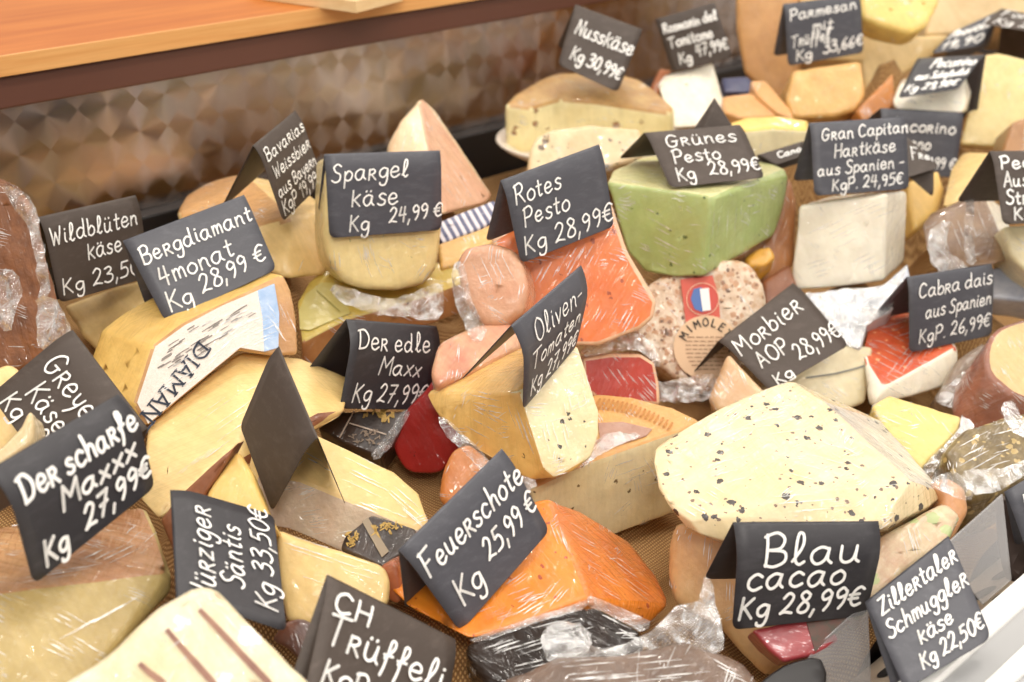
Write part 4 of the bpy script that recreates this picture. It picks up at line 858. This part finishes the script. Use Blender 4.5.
ch('cheese_wedge', [(526,172),(530,150),(536,136),(550,129),(590,124),(640,128),(644,158),(600,170),(560,190)], 1.56, 0, 15, .05, [cheese('crumbly_cream', (232, 216, 176), (216, 186, 140), ((110, 88, 66), .010, .003, .55), .8, scale=30)], 'crumbly herb-flecked cheese in front of the half wheel on the plate')
hl('cheese_wedge', [(658,85,1.76),(664,76,1.78),(713,63,1.79),(726,110,1.77),(704,126,1.74),(672,128,1.74),(668,110,1.745),(700,70,1.84),(722,116,1.84),(680,120,1.84)], wht, 'white cheese block below the 47,99 € tag at the back', bevel=.004)
ch('cheese_wheel_piece', [(734,-40),(790,-40),(800,20),(796,112),(775,100),(744,74),(736,30)], 1.88, -15, -5, .12, cheese('parmesan_rind', (220, 170, 110), (204, 150, 92), film=.4, scale=14), 'tall tan hard cheese wheel section left of the 33,66 € tag', bevel=.008, edge=.016)
prm = cheese('parmesan_paste', (232, 190, 120), (218, 168, 96), ((244, 220, 170), .014, .003, .4), .5, scale=30, grain=.7)
ch('cheese_wedge', [(793,70),(862,60),(866,95),(857,110),(836,116),(792,118),(786,100)], 1.74, 0, 10, .1, prm, 'craggy orange-tan hard cheese wedge below the 33,66 € tag')
ch('cheese_wheel_piece', [(800,-30),(865,-30),(866,30),(912,36),(952,34),(934,56),(896,78),(866,98),(862,62),(800,60)], 1.93, 8, 0, .06, cheese('straw_paste', (232, 206, 150), (222, 190, 128), film=.4, scale=10), 'big straw-coloured hard cheese slab behind the 33,66 € tag', edge=.016)
ch('cheese_block', [(862,-30),(945,-30),(940,4),(928,26),(912,33),(884,26),(862,18)], 1.79, 5, 10, .05, cheese('butter_paste', (242, 214, 128), (234, 202, 110), film=.9), 'butter-yellow cheese block at the top edge in the upper right', bevel=.008)
ch('cheese_round', [(938,-60),(1100,-60),(1100,30),(1010,18),(955,34),(925,36),(930,10)], 2.0, 0, 10, .12, cheese('beige_wheel', (222, 196, 150), (212, 182, 132), film=.3, scale=8), 'large beige cheese wheel in the upper right corner', edge=.02)
ch('cheese_wedge', [(856,110),(894,72),(896,104),(880,120),(862,122)], 1.72, 0, 10, .07, cheese('amber_rind', (212, 140, 70), (190, 116, 52), film=.7), 'amber triangular cheese left of the back-leaning dark tag', bevel=.005)
hl('cheese_wedge', [(893,100,1.70),(900,84,1.72),(965,76,1.71),(964,113,1.69),(893,110,1.69),(966,66,1.77),(984,60,1.80),(968,112,1.78),(900,80,1.8)], [wht, cheese('ginger_rind', (214, 150, 88), (190, 124, 66), film=.7)], 'white cheese with an orange rind under the back-leaning dark tag', seeds={}, bevel=.004)
ch('cheese_wedge', [(984,56),(1000,53),(1040,62),(1070,80),(1060,112),(1030,116),(1006,148),(961,144),(968,112)], 1.74, -8, 5, ((984,56),(966,60),.03), [cheese('tall_cream_paste', (240, 220, 158), (232, 206, 136), ((170, 130, 80), .03, .002, .3), .8, scale=8), tanr], 'tall cream wedge with an orange rind edge at the upper right', bevel=.004, seeds={1: [(968,100)]})
ch('cheese_wheel_piece', [(1004,148),(1012,122),(1040,112),(1070,120),(1070,160),(1000,156)], 1.66, 0, 10, .06, cheese('ochre_rind', (186, 138, 88), (160, 110, 66), film=.6), 'ochre rind at the right edge above the cut-off price tag')
hl('cheese_wedge', [(962,152,1.64),(991,152,1.60),(976,182,1.56),(950,208,1.53),(942,206,1.55),(950,170,1.62),(980,205,1.6),(962,212,1.6)], [yel, cheese('russet_rind', (156, 92, 58), (128, 70, 44), film=.6)], 'narrow upright yellow slice beside the black back panel at the right', bevel=.003)
ch('cheese_wedge', [(908,181),(940,169),(942,178),(946,190),(938,214),(915,232),(909,205)], 1.60, 5, 15, .06, [yel2], 'small yellow piece right of the white block\'s price tag')
fz = hl('cheese_wedge', [(921,224,1.50),(928,214,1.52),(975,193,1.54),(984,194,1.53),(1002,240,1.47),(996,264,1.44),(934,272,1.45),(925,245,1.47),(1000,205,1.57),(1026,256,1.50),(1000,264,1.45),(960,230,1.58)], [cheese('film_dark_rind', (150, 118, 86), (112, 80, 56), film=1., scale=40), wht], 'wrapped wedge with a brown rind and white cut edge above the 26,99 € tag', seeds={1: [(1005,240),(995,215)]}, parts={1: 'cut_face'}, dis=12, bevel=.004)
film(fz, [(932,228),(950,222),(945,250),(970,268),(940,274),(926,250)], 1.445, 0, 10, .005)
film(fz, [(966,200),(974,198),(972,230),(976,262),(966,262),(964,230)], 1.45, 0, 10, .003)
ch('cheese_wedge', [(1003,226),(1066,222),(1066,300),(1026,272),(1012,256)], 1.44, 0, 10, .06, crm, 'cream cheese under the cut-off price tag at the right edge')
ch('cheese_packet', [(990,268),(1024,264),(1066,272),(1066,312),(1024,301),(992,298)], 1.475, 0, 25, .04, plain('blue_grey_packet', (186, 186, 190), .35, c2=(110, 120, 140), scale=16, coat=1.), 'blue-grey film packet right of the 26,99 € tag', cat='packaged cheese', group=None, bevel=.004)
ch('cheese_wheel_piece', [(724,124),(745,117),(775,115),(808,120),(808,130),(772,128),(738,131)], 1.57, 0, 55, ((770,128),(771,160),.012), [cheese('yellow_rim', (242, 206, 110), (236, 196, 94), film=.6), crm], 'yellow-rimmed cream cheese behind the green wedge\'s price tag', side=1, bevel=.004)
bx = ch('cheese_packet', [(722,78),(748,76),(754,84),(752,93),(724,92)], 1.80, 0, 20, .03, plain('navy_packet', (50, 56, 96), .4, c2=(80, 80, 110), scale=60, coat=.5), 'small navy blue packet beside the white block at the back', cat='packaged cheese', group=None, bevel=.003)
for q, lab in (([(722,96),(752,92),(775,104),(778,116),(740,118),(724,112)], 'flat orange-tan slice under the navy blue packet'), ([(750,80),(766,80),(790,108),(795,120),(776,112),(756,94)], 'narrow tan cheese stick right of the navy blue packet')):
    ch('cheese_slice', q, 1.74, 0, 35, .025, cheese('slice_tan', (232, 178, 116), (216, 156, 92), film=.8), lab, bevel=.004)
ch('cheese_wheel_piece', [(650,90),(660,68),(672,70),(664,84),(656,104)], 1.82, 0, 0, .05, cheese('rust_block', (196, 122, 70), (176, 100, 56), film=.6), 'rust-orange cheese end between the half wheel and the white block', bevel=.004)
# clear acrylic dividers at the front right
ac = acrylic_mat()
for q, d_0, lab in (([(1003,494),(950,541),(970,588),(983,605),(1012,580)], 1.055, 'clear acrylic divider plate right of the 22,50 € tag'), ([(868,600),(812,650),(796,690),(872,696)], 1.0, 'clear acrylic divider plate left of the 22,50 € tag')):
    o = prism('acrylic_divider', q, d_0, 10, 0, .0025, ac, lab, cat='divider', bevel=.0006, edge=.05, amp=0, group='acrylic dividers')
blk = plain('black_plastic', (34, 30, 30), .4)
prism('tag_holder', [(756,694),(772,673),(796,661),(822,659),(826,690),(800,712)], .985, 0, 20, .012, blk, 'rounded black plastic tag holder below the red packet at the front', cat='tag holder', bevel=.002, amp=0, sm=2, group='black tag holders')
prism('tag_holder', [(1002,500),(1016,502),(1032,530),(1036,575),(1014,582),(1006,548)], 1.09, 10, 0, .012, plain('dark_brown_plastic', (64, 50, 44), .5), 'dark curved tag holder behind the clear plate at the right edge', cat='tag holder', bevel=.002, amp=0, sm=2, group='black tag holders')

crease_glints(rp, [(594,324,13,-23,8,5,1.5),(620,338,10,-15,6,5.5,-1),(532,288,18,-32,6,7,-2),(570,262,10,-18,5,6,1),(560,330,10,-14,4,7,0)], 1)
crease_glints(wbk, [(806,232,40,-20,6,6,3),(800,268,30,-10,4,4,3),(840,215,36,-14,4,8,2),(850,262,24,-12,4,6,4)], 2)
crease_glints(wedge, [(684,508,16,10,8,4,-3),(690,470,60,-16,3,10,8),(735,415,66,-10,4,6,8),(780,470,50,14,4,8,-10),(830,450,40,22,4,4,-10),(700,440,40,-18,3,10,4),(760,500,80,-6,3,10,6),(850,415,40,40,4,4,4)], 3)
crease_glints(fe, [(566,522,34,20,9,3.5,8),(600,545,36,26,6,4,7),(500,600,30,-12,5,8,2),(548,520,12,30,4,4,3),(440,618,40,-14,3,8,2)], 4)
crease_glints(d_, [(540,420,8,30,5,6,0),(560,395,6,30,4,7,-4),(508,400,16,44,5,4,3),(460,420,40,22,4,4,-6),(470,390,30,6,4,2,6),(575,365,8,30,3,5,3)], 5)
crease_glints(bw, [(160,372,50,-30,6,3,8),(182,338,60,-34,5,9,5),(225,322,38,-18,8,3,4),(262,300,16,22,5,3,6),(276,300,14,30,5,4,4),(150,400,26,-18,4,4,-6),(200,372,30,-26,5,6,-8)], 6)
crease_glints(c7_, [(345,452,55,26,5,-2,6),(350,500,30,12,4,8,2),(385,480,34,30,5,2,6),(300,450,30,16,3,6,6)], 7)
crease_glints(c8_, [(280,531,60,20,4,2,5),(300,575,50,16,4,4,9),(330,552,50,16,3,0,6)], 8)
crease_glints(ol_, [(10,586,80,-12,4,6,-4),(70,560,50,-24,5,8,2),(120,540,24,-22,4,6,6),(60,640,60,-34,4,10,-6)], 9)
crease_glints(gp, [(616,190,14,-6,4,3,5),(640,205,30,16,4,4,10),(714,205,-3,40,5,7,-2),(650,240,30,14,4,4,6),(740,190,20,-6,4,2,8)], 10)
crease_glints(cy, [(880,410,40,16,5,2,8),(905,404,20,24,4,10,3)], 11)
crease_glints(cb5, [(180,430,70,-50,5,8,4),(230,400,60,-30,4,4,8),(170,480,40,-30,4,8,-4)], 12)
crease_glints(hb, [(950,452,40,-22,6,4,8),(985,430,36,-10,5,0,9)], 13)
crease_glints(p18, [(470,255,20,40,5,8,0),(480,300,24,14,4,2,5)], 14)
crease_glints(wh, [(605,470,40,-14,4,10,6),(640,450,30,50,4,6,2)], 15)
crease_glints(sg, [(425,262,-14,22,6,3,2),(330,245,4,30,3,3,2),(360,255,10,24,3,12,0)], 16)
crease_glints(pp, [(452,150,26,36,5,-4,6),(410,120,-10,40,3,6,0)], 17)

crease_glints(dk, [(480,650,50,-16,5,8,2),(520,630,50,-12,5,10,3),(600,615,30,14,4,6,5),(500,670,60,-14,3,10,4)], 18)
crease_glints(gb, [(540,664,70,-6,5,10,6),(620,660,60,-6,5,10,6),(700,652,40,20,4,6,6),(560,680,80,-8,3,30,2)], 19)
crease_glints(ml, [(660,290,16,14,3,4,8),(735,290,14,20,3,5,5)], 20)
crease_glints(r2, [(600,365,14,20,4,8,1),(625,372,16,18,4,8,1)], 21)

crease_glints(cb, [(872,328,50,26,9,-1,7),(880,385,30,-40,7,9,-5),(876,330,30,-10,4,8,4)], 22)  # crossing ribbons here also draw the weave of the rind
crease_glints(w1, [(150,640,40,-30,3,10,14),(210,600,30,34,3,10,10)], 23)
crease_glints(bp, [(800,300,60,-6,3,6,8),(840,330,30,-20,4,6,-4)], 24)
crease_glints(fz, [(940,225,14,36,5,9,-4),(930,240,20,24,3,6,4)], 25)
# ================================================================== burlap lying over the sloping display, rising to meet the pile
bpy.context.view_layer.update()
NX, NY = 170, 60
X0, X1, Y0, Y1 = .0, 2.45, YF+.07, YW-.03
low = np.full((NX, NY), 9.)
for o in ALL:
    if o.name.split('.')[0] in ('price_tag', 'wooden_shelf', 'cutting_board', 'counter_rail', 'air_grille', 'acrylic_divider', 'plate', 'tag_holder'): continue
    c_ = np.empty(len(o.data.vertices)*3); o.data.vertices.foreach_get('co', c_); c_ = c_.reshape(-1, 3)+np.array(o.matrix_world.translation)
    i = ((c_[:, 0]-X0)/(X1-X0)*(NX-1)).round().astype(int); j = ((c_[:, 1]-Y0)/(Y1-Y0)*(NY-1)).round().astype(int)
    ok = (i >= 0) & (i < NX) & (j >= 0) & (j < NY)
    np.minimum.at(low, (i[ok], j[ok]), c_[ok, 2])
ys = np.linspace(Y0, Y1, NY); base = np.array([basez(y) for y in ys])[None, :].repeat(NX, 0)
hgt = np.where(low > 8, base, np.maximum(base, low-.004))
for _ in range(3):                                       # the cloth never rises above what lies on it
    p = np.pad(hgt, 1, mode='edge')
    hgt = np.min([p[1+a:1+a+NX, 1+b:1+b+NY] for a in (-1, 0, 1) for b in (-1, 0, 1)], 0) if _ == 0 else np.minimum(hgt+.004, np.mean([p[1+a:1+a+NX, 1+b:1+b+NY] for a in (-1, 0, 1) for b in (-1, 0, 1)], 0))
bm = bmesh.new(); vs = [[bm.verts.new((X0+(X1-X0)*i/(NX-1), ys[j], hgt[i, j]-.003+.0008*noise.noise(Vector((i*.3, j*.3, 0))))) for j in range(NY)] for i in range(NX)]
for i in range(NX-1):
    for j in range(NY-1): bm.faces.new((vs[i][j], vs[i+1][j], vs[i+1][j+1], vs[i][j+1]))
t = NT('burlap')
w1_ = t.add('ShaderNodeTexWave', wave_type='BANDS', bands_direction='X'); w1_.inputs['Scale'].default_value = 130; w1_.inputs['Distortion'].default_value = 1.5
w2_ = t.add('ShaderNodeTexWave', wave_type='BANDS', bands_direction='Y'); w2_.inputs['Scale'].default_value = 130; w2_.inputs['Distortion'].default_value = 1.5
for w_ in (w1_, w2_): t.link(t.tc.outputs['Object'], w_.inputs['Vector'])
hh = t.math('MULTIPLY', w1_.outputs['Fac'], w2_.outputs['Fac'])
t.set(Base_Color=t.ramp(hh, [(.1, lin((140, 102, 60))), (.7, lin((214, 172, 114)))]), Roughness=.9, Normal=t.bump(hh, .6, .0015))
o = link('burlap_cloth', to_mesh(bm, 'burlap_cloth'), t.m)
tag(o, 'coarse brown burlap cloth spread under the whole cheese display', 'cloth')
kind(box('slab_1', X0-.9, 3.6, YF+.03, YW, CAMZ-.76, CAMZ-.715, plain('display_board', (60, 48, 40), .6)), 'structure')
# ================================================================== light: shop spots over the counter and a bright warm room
w = bpy.data.worlds.new('room_light'); S.world = w; w.use_nodes = True; nt = w.node_tree
bg = nt.nodes['Background']; tcw = nt.nodes.new('ShaderNodeTexCoord'); nz = nt.nodes.new('ShaderNodeTexNoise'); nz.inputs['Scale'].default_value = 2.2; nz.inputs['Detail'].default_value = 3
rm = nt.nodes.new('ShaderNodeValToRGB'); e = rm.color_ramp.elements
e[0].position, e[0].color = .38, (.2, .16, .13, 1); e[1].position, e[1].color = .62, (1., .95, .89, 1)
nt.links.new(tcw.outputs['Generated'], nz.inputs['Vector']); nt.links.new(nz.outputs['Fac'], rm.inputs['Fac']); nt.links.new(rm.outputs['Color'], bg.inputs['Color'])
bg.inputs['Strength'].default_value = 1.35
def lamp(name, loc, look, power, size, col=(1, .93, .83)):
    l = bpy.data.lights.new(name, 'AREA'); l.shape = 'DISK'; l.size = size; l.energy = power; l.color = col; l.spread = math.radians(150)
    o = bpy.data.objects.new(name, l); COL.objects.link(o); o.location = loc
    o.rotation_euler = (Vector(look)-Vector(loc)).to_track_quat('-Z', 'Y').to_euler()
def strip(loc, power, sx, sy):
    l = bpy.data.lights.new('added_strip_light', 'AREA'); l.shape = 'RECTANGLE'; l.size, l.size_y = sx, sy; l.energy = power; l.color = (1, .95, .88)
    o = bpy.data.objects.new('added_strip_light', l); COL.objects.link(o); o.location = loc
for x in (-.4, 1.2, 2.8):
    for y in (-1.0, .1, 1.5): strip((x, y, 2.75), {-1.: 11, .1: 5.5, 1.5: 4.5}[y], 1.3, .14)  # unseen strips, added for streaks on the film and fill from the aisle
for i, x in enumerate((-.2, .7, 1.6, 2.5)):
    lamp('ceiling_lamp', (x, .3, 2.75), (x*.8+.15, .75, 1.05), 2.4, .07)
    lamp('ceiling_lamp', (x+.4, 1.7, 2.75), (x*.8+.4, .8, 1.05), 2.4, .07)
lamp('ceiling_lamp', (-.6, -.7, 2.6), (.8, .8, 1.05), 9, .4, (1, .95, .88))
S.view_settings.view_transform = 'Standard'; S.view_settings.look = 'None'; S.view_settings.gamma = 1; S.view_settings.use_curve_mapping = False
S.view_settings.exposure = -.06
S.cycles.use_denoising = True; S.cycles.max_bounces = 8; S.cycles.transparent_max_bounces = 12; S.cycles.sample_clamp_indirect = 6
